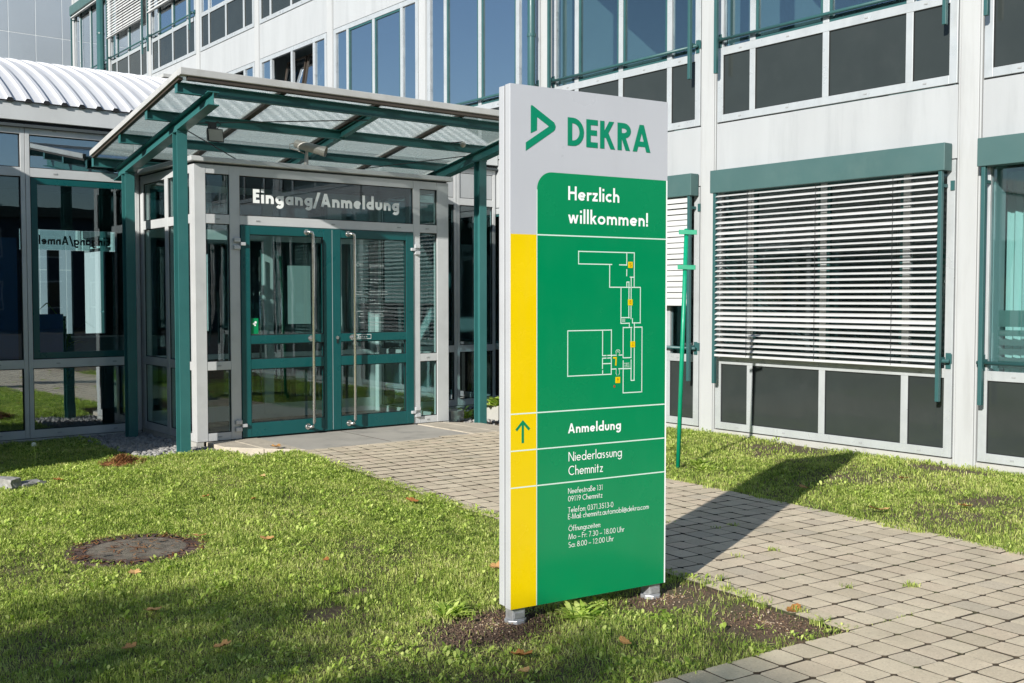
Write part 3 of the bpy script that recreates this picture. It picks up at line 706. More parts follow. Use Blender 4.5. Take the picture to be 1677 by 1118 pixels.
# rear glazing of the hall: dark mullion wall with daylight between
YB = VY0 + VW - .05
bars = [(-.55, 4.98), (5.17, 5.35), (5.58, 5.78), (6.14, 6.7), (7.0, 7.25), (7.5, 7.8), (8.1, XF - .03)]
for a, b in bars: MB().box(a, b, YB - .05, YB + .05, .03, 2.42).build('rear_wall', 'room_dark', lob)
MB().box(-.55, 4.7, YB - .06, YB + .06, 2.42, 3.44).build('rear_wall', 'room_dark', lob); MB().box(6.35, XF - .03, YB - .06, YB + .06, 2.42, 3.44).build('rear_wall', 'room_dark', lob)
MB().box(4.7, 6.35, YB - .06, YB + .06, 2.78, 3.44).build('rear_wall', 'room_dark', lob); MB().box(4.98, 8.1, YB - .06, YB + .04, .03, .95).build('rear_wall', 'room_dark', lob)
bd = MB().box(4.7, 6.35, YB - .01, YB + .01, 2.43, 2.77).build('rear_transom', 'glass_clear', lob)
lettering('rear_lettering', 'Eingang/Anmeldung', .19, .155, lambda u, v, d: (4.62 + u, YB - .012 - d, 2.52 + v), 1.62, 'seal', bd, mirror=True)
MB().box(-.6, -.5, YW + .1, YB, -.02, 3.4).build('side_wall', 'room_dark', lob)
for a in (5.05, 5.2, 5.45, 5.65, 5.9):                    # slats of the inside blinds seen against the light
    pass
# interior of the hall
d = thing('reception_desk', 'dark reception desk seen through the glazed hall wall', 'desk', (4.6, 15.5, .035))
MB().box(3.9, 5.5, 15.3, 15.36, .035, 1.0).build('front', 'desk', d); MB().box(3.85, 5.55, 15.25, 16.0, 1.0, 1.04).build('worktop', 'desk', d); MB().box(3.9, 3.95, 15.36, 15.98, .035, 1.0).build('side', 'desk', d); MB().box(5.45, 5.5, 15.36, 15.98, .035, 1.0).build('side', 'desk', d)
b_ = thing('display_panel', 'tall blue display panel standing inside behind the glass wall', 'panel', (2.75, 13.2, .035))
MB().box(2.3, 3.12, 13.18, 13.22, .35, 2.28).build('board', 'blue_panel', b_); MB().box(2.4, 2.46, 13.1, 13.3, .035, .35).build('leg', 'dark_metal', b_); MB().box(2.96, 3.02, 13.1, 13.3, .035, .35).build('leg', 'dark_metal', b_)
b_ = thing('low_display_board', 'low blue board standing inside beside the desk', 'panel', (3.45, 13.2, .035))
MB().box(3.22, 3.62, 13.19, 13.22, .3, 1.40).build('board', 'blue_panel', b_); MB().box(3.28, 3.32, 13.12, 13.3, .035, .3).build('leg', 'dark_metal', b_); MB().box(3.52, 3.56, 13.12, 13.3, .035, .3).build('leg', 'dark_metal', b_)
pl = thing('indoor_palm', 'small potted palm inside the glazed hall', 'plant', (4.02, 14.6, .035))
MB().tube([(4.02, 14.6, .035), (4.02, 14.6, .4)], [.13, .17], 14).build('pot', 'dark_metal', pl)
m = MB()
for q in range(46):
    a = random.uniform(0, 6.28); el = random.uniform(.2, 1.3); L = random.uniform(.3, .55); z0 = .4 + random.uniform(0, .9); c, s_ = math.cos(a), math.sin(a)
    p0 = Vector((4.02, 14.6, z0)); p1 = p0 + Vector((c * L * .6, s_ * L * .6, L * .5 * el)); p2 = p0 + Vector((c * L, s_ * L, L * .25 * el)); sd_ = Vector((-s_, c, 0)) * .018
    m.add([p0 - sd_ * .4, p0 + sd_ * .4, p1 + sd_, p1 - sd_, p2], [(0, 1, 2, 3), (3, 2, 4)])
m.build('foliage', 'weed', pl); MB().tube([(4.02, 14.6, .4), (4.02, 14.6, 1.35)], .025, 8).build('stem', 'bark', pl)

# ================================================================== VESTIBULE (entrance box)
ves = thing('entrance_vestibule', 'grey framed glass entrance box with teal double door and white lettering', 'entrance', (5.9, YE, .07))
XE0, XE1 = 4.294, 7.51; VZR = [(.072, .154), (.824, .915), (2.376, 2.474), (2.900, 2.992)]
def vpanes(win, axis, plane, u0, u1, rows, gm='glass_clear'):
    for a, b in rows:
        g = MB()
        for q in ((u0, u0 + .008, a, b), (u1 - .008, u1, a, b), (u0 + .008, u1 - .008, a, a + .008), (u0 + .008, u1 - .008, b - .008, b)):
            if axis == 'x': g.box(q[0], q[1], plane + .014, plane + .024, q[2], q[3])
            else: g.box(plane + (.014 if plane < 6 else -.024), plane + (.024 if plane < 6 else -.014), q[0], q[1], q[2], q[3])
        g.build('seal', 'seal', win)
        if axis == 'x': pane_box(u0 + .008, u1 - .008, plane + .026, plane + .032, a + .008, b - .008, 1).build('pane', gm, win)
        else:
            e = plane + .026 if plane < 6 else plane - .032
            pane_box(e, e + .006, u0 + .008, u1 - .008, a + .008, b - .008, 0).build('pane', gm, win)
rows = [(VZR[j][1], VZR[j + 1][0]) for j in range(3)]
# front: corner posts, side lights, transom light
m = MB(); Y0, Y1 = YE, YE + .075
for a, b in ((XE0, 4.416), (7.342, XE1)): m.box(a, b, Y0, Y1, .072, 2.992)
for a, b in ((4.680, 4.795), (6.999, 7.094)): m.box(a, b, Y0 + .0015, Y1, .072, 2.992)
for a, b in ((4.416, 4.680), (7.094, 7.342)):
    for z in VZR: m.box(a, b, Y0 + .003, Y1, *z)
for z in VZR[2:]: m.box(4.795, 6.999, Y0 + .003, Y1, *z)
fr = m.build('front_frame', 'alu_grey', ves, bevel=.003)
vpanes(fr, 'x', YE, 4.416, 4.680, rows); vpanes(fr, 'x', YE, 7.094, 7.342, rows); vpanes(fr, 'x', YE, 4.795, 6.999, rows[2:], 'glass_transom')
for xx, zz in ((4.55, .113), (4.55, .87), (4.55, 2.425), (5.0, 2.425), (5.92, 2.425), (6.8, 2.425), (7.2, .113), (7.2, .87), (7.2, 2.425)):
    MB().box(xx - .02, xx + .02, YE - .004, YE + .004, zz - .007, zz + .007).build('drain_cap', 'cap', fr)
for X, e in ((XE0, 1), (XE1, -1)):
    m = MB(); xa, xb = (X, X + .07) if e > 0 else (X - .07, X); ym = 11.63
    ya = YE + .0755; yb = YW - .002
    m.box(xa, xb, ya, ya + .06, .072, 2.992); m.box(xa, xb, yb - .09, yb, .072, 2.992); m.box(xa + .0015, xb - .0015, ym - .045, ym + .045, .072, 2.992)
    for z in VZR: m.box(xa + .003, xb - .003, ya + .06, ym - .045, *z); m.box(xa + .003, xb - .003, ym + .045, yb - .09, *z)
    sf = m.build('side_frame', 'alu_grey', ves, bevel=.003)
    vpanes(sf, 'y', X, ya + .06, ym - .045, rows); vpanes(sf, 'y', X, ym + .045, yb - .09, rows)
    MB().box(xa - .006, xb + .006, ya - .07, yb, -.10, .068).build('base_plinth', 'plinth', ves)
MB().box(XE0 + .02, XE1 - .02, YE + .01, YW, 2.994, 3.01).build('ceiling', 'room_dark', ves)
MB().box(XE0 - .055, XE1 + .03, YE - .06, YW - .06, 3.012, 3.066).build('roof_flashing', 'alu_grey', ves, bevel=.008)
MB().box(XE0 + .05, XE1 - .05, YE + .08, YW + .1, -.02, .064).build('floor', 'room_floor', ves)
lettering('entrance_lettering', 'Eingang/Anmeldung', .235, .150, lambda u, v, d: (4.955 + u, YE + .0215 - d, 2.618 + v), 1.86, 'white_vinyl', fr, track=.085)
# doors
def door_leaf(x0, x1, hinge):
    m = MB(); Y0, Y1 = YE - .012, YE + .052; s = .105
    m.box(x0, x0 + s, Y0, Y1, .082, 2.370); m.box(x1 - s, x1, Y0, Y1, .082, 2.370)
    zr = [(.082, .233), (.819, .925), (1.091, 1.184), (2.275, 2.370)]
    for a, b in zr: m.box(x0 + s, x1 - s, Y0 + .002, Y1, a, b)
    d = m.build('door', 'teal_door', ves, bevel=.004)
    for j in range(3):
        a, b = zr[j][1], zr[j + 1][0]; u0, u1 = x0 + s, x1 - s; g = MB()
        for q in ((u0, u0 + .008, a, b), (u1 - .008, u1, a, b), (u0 + .008, u1 - .008, a, a + .008), (u0 + .008, u1 - .008, b - .008, b)):
            g.box(q[0], q[1], Y0 + .010, Y0 + .022, q[2], q[3])
        g.build('seal', 'seal', d); pane_box(u0 + .008, u1 - .008, Y0 + .024, Y0 + .030, a + .008, b - .008, 1).build('pane', 'glass_clear', d)
    hx = x1 - .275 if hinge == 'l' else x0 + .245; yo = YE - .085
    pts = [(hx - .045, YE - .012, 2.322), (hx - .045, yo + .03, 2.322), (hx - .035, yo + .008, 2.322), (hx - .012, yo, 2.318), (hx, yo, 2.29), (hx, yo, .19), (hx - .012, yo, .155), (hx - .035, yo + .008, .148), (hx - .045, yo + .03, .147), (hx - .045, YE - .012, .147)]
    MB().tube(pts, .0165, 12).build('handle', 'steel', d, smooth=True)
    for z in (.147, 1.138, 2.322):
        MB().tube([(hx - (.045 if z != 1.138 else .0), YE - .0125, z), (hx - (.045 if z != 1.138 else .0), YE - .020, z)], .034, 16).build('handle_rose', 'steel', d)
    MB().tube([(hx, YE - .012, 1.138), (hx, yo, 1.138)], .011, 8).build('handle_stay', 'steel', d)
    for z in (2.17, .215):
        e = -1 if hinge == 'l' else 1; X = x0 if hinge == 'l' else x1
        g = MB(); g.box(X + e * .012, X + e * .082, YE - .034, YE - .002, z + .018, z + .060); g.box(X + e * .012, X + e * .082, YE - .034, YE - .002, z - .060, z - .018)
        g.box(X + e * .012, X - e * .045, YE - .040, YE - .0125, z - .017, z + .017); g.build('hinge', 'alu_silver', d, bevel=.003)
    return d
dl = door_leaf(4.799, 5.894, 'l'); dr = door_leaf(5.900, 6.995, 'r')
MB().tube([(5.955, YE - .0125, 1.138), (5.955, YE - .022, 1.138)], .020, 12).build('lock_rose', 'steel', dr); MB().box(5.947, 5.963, YE - .0225, YE - .0125, 1.075, 1.115).build('lock_cylinder', 'dark_metal', dr)
MB().box(5.891, 5.903, YE - .009, YE + .02, .09, 2.36).build('meeting_strip', 'alu_grey', ves)
pp = MB().box(6.175, 6.40, YE - .0145, YE - .0125, 1.115, 1.168).build('push_pull_label', 'white_vinyl', dr)
MB().box(6.180, 6.395, YE - .0152, YE - .0146, 1.120, 1.163).build('label_field', 'teal_door', pp)
lettering('label_lettering', 'Ziehen', .16, .026, lambda u, v, d_: (6.215 + u, YE - .0153 - d_, 1.130 + v), .13, 'white_vinyl', pp)
stk = MB().box(4.915, 5.00, YE + .0085, YE + .0115, 1.20, 1.37).build('green_sticker', 'sign_green', dl)
for a, z, r_ in ((4.945, 1.31, .012), (4.968, 1.325, .014), (4.962, 1.295, .010)): MB().tube([(a, YE + .0083, z), (a, YE + .0075, z)], r_, 10).build('sticker_dot', 'white_vinyl', stk)
# opening hours lettering on the right leaf: the heading is legible, the rest only reads as short lines
pl_ = lambda x0, z0: (lambda u, v, d_: (x0 + u, YE + .0090 - d_, z0 + v))
lettering('hours_heading', 'Öffnungszeiten', .13, .040, pl_(6.22, 1.955), .37, 'faded_vinyl', dr)
m = MB(); k_ = 0
for z, wds in ((1.88, (.05, .26)), (1.80, (.10, .03, .10)), (1.765, (.05, .12)), (1.66, (.10, .03, .27)), (1.625, (.45,)), (1.56, (.11,)), (1.52, (.05, .16)), (1.43, (.22, .18)), (1.40, (.30,)), (1.37, (.34,)), (1.30, (.10, .20)), (1.27, (.16,))):
    tot = sum(wds) + .02 * (len(wds) - 1); x = 6.42 - tot / 2
    for wd_ in wds:
        q = x
        while q < x + wd_ - .004: 
            ww = random.choice((.006, .009, .012)); m.box(q, min(q + ww, x + wd_), YE + .0080, YE + .0088, z, z + random.choice((.006, .009, .012))); q += ww + .004
        x += wd_ + .02
tag(m.build('hours_small_print', 'faded_vinyl', dr), kind='stuff')
nt_ = MB().box(5.38, 5.66, YE + .062, YE + .066, 1.30, 1.95).build('notice_sheet', 'faded_vinyl', dl)
# inner doors of the vestibule, in line with the hall wall
m = MB(); Yi = YW + .02
for a, b in ((4.30, 4.42), (4.85, 5.0), (5.84, 5.97), (6.75, 6.95), (7.38, 7.50)): m.box(a, b, Yi, Yi + .06, .07, 2.95)
for a, b in ((4.42, 4.85), (5.0, 5.84), (5.97, 6.75), (6.95, 7.38)):
    for z in ((.07, .25), (.84, .90), (2.30, 2.42), (2.87, 2.95)): m.box(a, b, Yi + .003, Yi + .057, *z)
inn = m.build('inner_frame', 'alu_grey', ves)
for a, b in ((4.42, 4.85), (5.0, 5.84), (5.97, 6.75), (6.95, 7.38)):
    for z in ((.25, .84), (.90, 2.30), (2.42, 2.87)): MB().box(a, b, Yi + .02, Yi + .026, *z).build('pane', 'glass_clear', inn)
for a in (5.76, 6.05): MB().tube([(a, Yi - .06, .35), (a, Yi - .06, 2.1)], .014, 8).build('inner_handle', 'steel', inn, smooth=True)

# ================================================================== CANOPY
can = thing('entrance_canopy', 'teal steel entrance canopy on posts with sloping wired glass roof', 'canopy', (4.036, 10.52, 0))
def zr(y): return 3.691 - .1737 * (y - 9.681)
def sbox(x0, x1, y0, y1, o0, o1):
    return [(x0, y0, zr(y0) + o0), (x1, y0, zr(y0) + o0), (x1, y1, zr(y1) + o0), (x0, y1, zr(y1) + o0), (x0, y0, zr(y0) + o1), (x1, y0, zr(y0) + o1), (x1, y1, zr(y1) + o1), (x0, y1, zr(y1) + o1)]
CX = [3.725, 4.81, 5.895, 6.98, 8.065]; CY = [9.70, 10.64, 11.45, 12.345]
for i in range(4):
    for j in range(3):
        MB().hexa(sbox(CX[i] + .022, CX[i + 1] - .022, CY[j] + (.02 if j else .0), CY[j + 1] - .004, -.028, -.018)).build('roof_pane', 'glass_roof', can)
for x in CX[1:-1]:
    MB().hexa(sbox(x - .032, x + .032, 9.70, 12.34, -.058, -.030)).build('glazing_bar', 'bar_brown', can)
    MB().hexa(sbox(x - .028, x + .028, 9.70, 12.34, -.016, .004)).build('cover_strip', 'canopy_edge', can)
for x0, x1 in ((3.705, 3.745), (8.045, 8.085)):
    MB().hexa(sbox(x0, x1, 9.682, 12.36, -.050, .006)).build('edge_trim', 'canopy_edge', can, bevel=.003)
    MB().hexa(sbox(x0 + .021 if x0 < 5 else x0 - .020, x1 + .021 if x0 < 5 else x1 - .02, 9.72, 12.34, -.075, -.0505)).build('edge_seal', 'bar_brown', can)
MB().hexa(sbox(3.705, 8.085, 9.622, 9.681, -.060, .008)).build('front_gutter', 'canopy_edge', can, bevel=.006)
MB().hexa(sbox(3.78, 8.0, 9.640, 9.676, -.095, -.0605)).build('drip_rail', 'bar_brown', can)
for y in (9.83, 10.64, 11.45, 12.37):
    g = MB(); z = zr(y) - .062; zl = z - .098
    g.box(3.745, 8.04, y - .004, y + .004, zl, z); g.box(3.745, 8.04, y - .032, y - .0041, z - .008, z); g.box(3.745, 8.04, y - .032, y - .0041, zl, zl + .008)
    g.box(3.745, 8.04, y + .0041, y + .032, z - .008, z); g.box(3.745, 8.04, y + .0041, y + .032, zl, zl + .008)
    pu = g.build('purlin', 'teal', can)
    MB().box(3.741, 3.7445, y - .032, y + .032, zl, z).build('end_plate', 'teal', pu)
def hbeam(x, y0, y1, o0, o1, wd):
    g = MB(); g.hexa(sbox(x - wd / 2, x + wd / 2, y0, y1, o1 - .010, o1)); g.hexa(sbox(x - wd / 2, x + wd / 2, y0, y1, o0, o0 + .010)); g.hexa(sbox(x - .004, x + .004, y0, y1, o0 + .0101, o1 - .0101)); return g
for x in (4.036, 7.78): hbeam(x, 9.66, 12.40, -.295, -.166, .112).build('rafter', 'teal', can, bevel=.002)
hbeam(5.93, 9.84, 12.36, -.150, -.064, .07).build('rafter', 'teal', can)
for x in (4.036, 7.78):
    for y in (10.52, 12.08):
        top = zr(y) - .30; g = MB()
        g.box(x - .053, x + .053, y - .060, y - .050, -.1, top); g.box(x - .053, x + .053, y + .050, y + .060, -.1, top); g.box(x - .004, x + .004, y - .0499, y + .0499, -.1, top)
        po = g.build('post', 'teal', can, bevel=.002)
        MB().hexa([(x - .056, y - .066, top), (x + .056, y - .066, top), (x + .056, y + .066, top - .0), (x - .056, y + .066, top - .0), (x - .056, y - .066, zr(y - .066) - .2955), (x + .056, y - .066, zr(y - .066) - .2955), (x + .056, y + .066, max(top + .001, zr(y + .066) - .2955)), (x - .056, y + .066, max(top + .001, zr(y + .066) - .2955))]).build('head_plate', 'teal', po)
for p, q in (((4.10, 10.70), (5.85, 12.30)), ((5.95, 12.30), (7.72, 10.75)), ((4.10, 10.62), (5.86, 9.92))):
    MB().tube([(p[0], p[1], zr(p[1]) - .17), (q[0], q[1], zr(q[1]) - .17)], .006, 6).build('tie_rod', 'dark_metal', can)

fl = thing('floodlight', 'small black floodlight with pale glass hanging under the glass canopy', 'lamp', (4.36, 10.42, 3.15))
MB().add([(4.27, 10.40, 3.305), (4.44, 10.40, 3.305), (4.44, 10.37, 3.165), (4.27, 10.37, 3.165), (4.30, 10.49, 3.29), (4.41, 10.49, 3.29), (4.41, 10.48, 3.19), (4.30, 10.48, 3.19)], [(0, 1, 2, 3), (4, 7, 6, 5), (0, 4, 5, 1), (1, 5, 6, 2), (2, 6, 7, 3), (3, 7, 4, 0)]).build('housing', 'dark_metal', fl, bevel=.004)
MB().hexa([(4.282, 10.366, 3.177), (4.428, 10.366, 3.177), (4.428, 10.376, 3.177), (4.282, 10.376, 3.177), (4.282, 10.391, 3.293), (4.428, 10.391, 3.293), (4.428, 10.401, 3.293), (4.282, 10.401, 3.293)]).build('lens', 'lamp_glass', fl)
MB().box(4.32, 4.39, 10.44, 10.50, 3.30, 3.375).build('junction_box', 'dark_metal', fl); MB().tube([(4.355, 10.47, 3.37), (4.36, 10.64, 3.40)], .010, 6).build('bracket', 'dark_metal', fl)
MB().tube([(4.40, 10.46, 3.31), (4.44, 10.45, 3.36), (4.41, 10.46, 3.39), (4.37, 10.47, 3.36)], .006, 6).build('cable', 'dark_metal', fl, smooth=True)
cc = thing('security_camera', 'beige security camera on a short bracket above the entrance lettering', 'camera', (5.62, 10.86, 3.066))
ca, cb_ = Vector((5.50, 10.92, 3.315)), Vector((5.735, 10.70, 3.225)); dd = (cb_ - ca).normalized()
MB().tube([ca, ca + dd * .02, cb_ - dd * .03, cb_], [.036, .050, .052, .052], 14).build('housing', 'cctv', cc, smooth=False)
MB().tube([cb_ - dd * .02, cb_ + dd * .035], [.056, .058], 14, cap=False).build('sun_shield', 'cctv', cc)
MB().tube([cb_ + dd * .001, cb_ + dd * .006], .036, 14).build('lens', 'dark_metal', cc)
MB().tube([(5.60, 10.84, 3.066), (5.605, 10.835, 3.24)], [.026, .016], 10).build('stand', 'cctv', cc)
MB().tube([ca + Vector((0, 0, 0)), ca + Vector((-.05, .02, -.01)), ca + Vector((-.05, .02, -.06)), ca + Vector((.03, .0, -.075)), (5.585, 10.85, 3.20)], .007, 6).build('cable', 'cctv', cc, smooth=True)
gl = thing('globe_lamp', 'tiny pale ball lamp fixed under the canopy glass', 'lamp', (7.41, 10.36, 3.38))
m = MB(); ring = []
for q in range(9):
    a = math.pi * q / 8; ring.append(((7.41, 10.36, 3.405 + .034 * math.cos(a)), max(.0005, .034 * math.sin(a))))
m.tube([r_[0] for r_ in ring], [r_[1] for r_ in ring], 14).build('ball', 'lamp_glass', gl, smooth=True); MB().tube([(7.41, 10.36, 3.437), (7.41, 10.62, 3.455)], .008, 6).build('holder', 'dark_metal', gl)

# ================================================================== INFORMATION SIGN
sg = thing('information_sign', 'tall free-standing sign with green, yellow and grey face and white lettering', 'sign', (3.146, 4.015, 0), math.atan2(-.118, .993))
SW, S0, SHh = .963, .085, 2.530
MB().box(0.004, SW - .004, .047, .057, S0 + .01, S0 + SHh - .004).build('core', 'seal', sg, local=True)
MB().box(0, SW, .0565, .104, S0 + .006, S0 + SHh - .003).build('back_shell', 'alu_silver', sg, local=True, bevel=.003)
MB().box(0, SW, .0012, .0475, S0, S0 + SHh).build('front_shell', 'alu_silver', sg, local=True, bevel=.003)
ZS = lambda v: S0 + v
MB().box(.0015, SW - .0015, -.0008, .0010, ZS(.0015), ZS(SHh - .0015)).build('face_plate', 'sign_grey', sg, local=True)
r_ = .085; gp_ = [(.152, .002), (SW - .010, .002), (SW - .010, 2.122)] + [(.152 + r_ - r_ * math.sin(R(a)), 2.122 - r_ + r_ * math.cos(R(a))) for a in range(0, 91, 9)]
MB().prism([(u, ZS(v)) for u, v in gp_], -.0016, -.0009, 'y').build('green_field', 'sign_green', sg, local=True)
MB().box(.002, .149, -.0016, -.0009, ZS(.002), ZS(1.817)).build('yellow_strip', 'sign_yellow', sg, local=True)
lin = MB().box(.1495, .1535, -.0019, -.0017, ZS(.002), ZS(2.035)).build('divider_line', 'pale_vinyl', sg, local=True)
for v in (1.817, .952, .773, .594):
    MB().box(.154, SW - .010, -.0021, -.0017, ZS(v - .003), ZS(v + .003)).build('divider_line', 'pale_vinyl', sg, local=True)
    if v < 1.5: MB().box(.002, .149, -.0021, -.0017, ZS(v - .003), ZS(v + .003)).build('divider_line', 'pale_vinyl', sg, local=True)
MB().box(SW - .0095, SW - .0015, -.0019, -.0009, ZS(.002), ZS(2.122)).build('edge_line', 'white_vinyl', sg, local=True)
def sl(u0, v0, lift=0): return lambda u, v, d_: (u0 + u, -.0018 - d_, ZS(v0 + v))
for txt, wt, size, u0, v0, wid, mt, tr in (
    ('DEKRA', .195, .138, .328, 2.259, .520, 'logo_green', .075), ('Herzlich', .165, .068, .333, 1.993, .315, 'white_vinyl', .10), ('willkommen!', .165, .068, .333, 1.879, .500, 'white_vinyl', .10),
    ('Anmeldung', .175, .049, .335, .838, .329, 'white_vinyl', .10), ('Niederlassung', .095, .0465, .339, .698, .331, 'white_vinyl', .12), ('Chemnitz', .095, .0465, .339, .628, .212, 'white_vinyl', .12),
    ('Neefestraße 131', .088, .027, .337, .536, .214, 'white_vinyl', .10), ('09119 Chemnitz', .088, .027, .337, .497, .211, 'white_vinyl', .10),
    ('Telefon: 0371.3513-0', .088, .027, .337, .441, .280, 'white_vinyl', .10), ('E-Mail: chemnitz.automobil@dekra.com', .088, .027, .337, .4075, .511, 'white_vinyl', .10),
    ('Öffnungszeiten:', .088, .027, .340, .347, .198, 'white_vinyl', .10), ('Mo – Fr: 7.30 – 18.00 Uhr', .088, .027, .340, .306, .349, 'white_vinyl', .10), ('Sa: 8.00 – 12.00 Uhr', .088, .027, .340, .265, .281, 'white_vinyl', .10)):
    lettering('lettering', txt, wt, size, sl(u0, v0), wid, mt, sg, track=tr, local=True)
# triangular emblem
def flat(name, poly, mat, d=.0022):
    return MB().prism([(u, ZS(v)) for u, v in poly], -d, -d + .0004, 'y').build(name, mat, sg, local=True)
tip = [(.247 + .012 * math.cos(R(a)), 2.345 + .020 * math.sin(R(a))) for a in (50, 25, 0, -25, -50)]
flat('emblem_upper', [(.115, 2.430), (.119, 2.437), (.126, 2.435), (.250, 2.364), (.259, 2.347), (.219, 2.343), (.151, 2.382), (.150, 2.319), (.115, 2.302)], 'logo_green')
flat('emblem_lower', [(.2195, 2.3425), (.2595, 2.3465), (.255, 2.330), (.246, 2.321), (.087, 2.216), (.087, 2.256)], 'logo_green')
# arrow on the yellow strip
m = MB()
for k_, s in enumerate(([(.071, .808), (.071, .905)], [(.033, .872), (.071, .912), (.109, .872)])):
    for qd in ribbon(s, .014): m.add([(p.x, -.0018 - .0001 * k_, ZS(p.y)) for p in qd], [(0, 1, 2, 3)])
m.build('arrow', 'sign_green', sg, local=True)
MAP = "397,1742,745,1742;397,1743,397,1680;397,1680,602,1680;651,1679,694,1679;697,1742,697,1678;697,1655,697,1624;745,1742,745,1567;589,1680,589,1565;590,1565,786,1565;786,1565,786,1381;787,1382,735,1382;661,1564,661,1381;662,1381,715,1381;662,1410,715,1410;712,1593,712,1408;726,1616,726,1404;698,1592,712,1592;698,1592,698,1567;719,1617,746,1617;735,1404,735,1383;715,1382,715,1361;748,1383,748,1086;676,1359,732,1359;747,1360,797,1360;798,1360,798,1024;676,1360,676,1205;677,1204,728,1204;727,1359,727,1204;728,1192,728,1087;729,1086,749,1086;677,1189,677,1024;678,1024,799,1024;677,1148,729,1148;333,1348,600,1348;601,1349,601,1124;333,1348,333,1122;334,1123,602,1123;546,1348,546,1219;546,1219,568,1219;578,1219,601,1219;546,1206,568,1206;578,1206,601,1206;546,1206,546,1154;547,1143,547,1125;549,1178,601,1178;601,1219,633,1219;650,1219,675,1219;601,1149,631,1149;648,1149,677,1149"
m = MB()
for k_, s in enumerate(MAP.split(';')):
    a, b, c, d_ = [float(q) / 1000 for q in s.split(',')]; h_ = .0024
    if a == c: u0, u1, v0, v1 = a - h_, a + h_, min(b, d_) - h_, max(b, d_) + h_
    else: u0, u1, v0, v1 = min(a, c) - h_, max(a, c) + h_, b - h_, b + h_
    y = -.0018 - (k_ % 7) * .00008
    m.add([(u0, y, ZS(v0)), (u1, y, ZS(v0)), (u1, y, ZS(v1)), (u0, y, ZS(v1))], [(0, 1, 2, 3)])
for k_, s in enumerate(([(.632, 1.224), (.630, 1.240), (.636, 1.246), (.650, 1.246), (.656, 1.240), (.653, 1.224)], [(.636, 1.232), (.642, 1.242), (.649, 1.232)], [(.633, 1.146), (.631, 1.126), (.637, 1.116)], [(.652, 1.146), (.654, 1.126), (.648, 1.116)],
                        [(.668, 1.402), (.688, 1.402)], [(.668, 1.396), (.688, 1.396)], [(.668, 1.390), (.688, 1.390)], [(.682, 1.176), (.716, 1.176)], [(.684, 1.166), (.718, 1.166)], [(.684, 1.157), (.718, 1.157)], [(.700, 1.178), (.700, 1.162)])):
    for qd in ribbon(s, .0022): m.add([(p.x, -.0020 - .0001 * (k_ % 3), ZS(p.y)) for p in qd], [(0, 1, 2, 3)])
m.build('floor_plan', 'pale_vinyl', sg, local=True)
for u, v in ((.720, 1.680), (.720, 1.488), (.737, 1.272), (.642, 1.092)):
    t_ = MB().box(u - .0145, u + .0145, -.0034, -.0026, ZS(v - .0155), ZS(v + .0155)).build('plan_tag', 'sign_yellow', sg, local=True)
    m = MB()
    for s in ({1.680: ([(u - .006, v - .007), (u + .004, v - .007), (u + .006, v - .001), (u - .005, v + .002), (u - .005, v + .008), (u + .006, v + .008)],), 1.488: ([(u - .005, v + .009), (u + .005, v + .009)], [(u - .004, v - .006), (u + .004, v - .006), (u + .004, v + .004), (u - .004, v + .004), (u - .004, v - .006)]), 1.272: ([(u - .004, v + .009), (u + .005, v + .009)], [(u - .005, v - .008), (u, v + .004), (u + .005, v - .008), (u - .005, v - .008)]), 1.092: ([(u, v - .009), (u, v + .006)], [(u - .006, v + .001), (u, v + .008), (u + .006, v + .001)])}[v]):
        for qd in ribbon(s, .0035): m.add([(p.x, -.0036, ZS(p.y)) for p in qd], [(0, 1, 2, 3)])
    m.build('tag_mark', 'orange_ink', t_, local=True)
m = MB()
for qd in ribbon([(.612, 1.206), (.631, 1.206), (.629, 1.166)], .008): m.add([(p.x, -.0030, ZS(p.y)) for p in qd], [(0, 1, 2, 3)])
m.build('plan_number', 'sign_yellow', sg, local=True)
MB().prism([(.621 + .006 * math.cos(R(a)), ZS(1.060 + .007 * math.sin(R(a)))) for a in range(0, 360, 40)], -.0026, -.0020, 'y').build('plan_dot', 'red_ink', sg, local=True)
for u in (.062, .908):
    f = MB().box(u - .036, u + .036, .018, .088, -.05, S0 + .003).build('foot', 'galv', sg, local=True, bevel=.004)
    MB().prism([(u + .056 * math.cos(R(a)), .053 + .056 * math.sin(R(a))) for a in (22, 68, 112, 158, 202, 248, 292, 338)], -.01, .024, 'z').build('base_plate', 'galv', f, local=True, bevel=.003)
    MB().box(u - .028, u + .028, .012, .018, .035, .060).build('bolt_plate', 'galv', f, local=True)

# ================================================================== SMALL THINGS
po = thing('green_marker_pole', 'leaning bright green metal pole with two small cross plates beside the path', 'pole', (7.31, 6.80, 0))
pa, pb = Vector((7.31, 6.80, -.05)), Vector((7.30, 6.70, 2.225))
MB().tube([pa, pb], .0205, 14).build('shaft', 'pole_green', po, smooth=True)
for f in (.985, .845):
    c = pa.lerp(pb, f) + Vector((-.02, -.030, 0)); dv = Vector((.62, -.78, -.03)).normalized(); hv = Vector((0, 0, .021)); nv = Vector((-.78, -.62, 0)) * .004
    A, B = c - dv * .078, c + dv * .085
    MB().hexa([A - hv - nv, B - hv - nv, B - hv + nv, A - hv + nv, A + hv - nv, B + hv - nv, B + hv + nv, A + hv + nv]).build('cross_plate', 'pole_green', po, bevel=.003)
    MB().tube([c + Vector((.03, .03, 0)) - Vector((0, 0, .012)), c + Vector((.03, .03, 0)) + Vector((0, 0, .012))], .026, 12).build('clamp', 'pole_green', po)
mh = thing('manhole_cover', 'round manhole cover with rusty iron rim and concrete centre in the lawn', 'manhole', (2.26, 6.70, 0))
m = MB(); n = 48
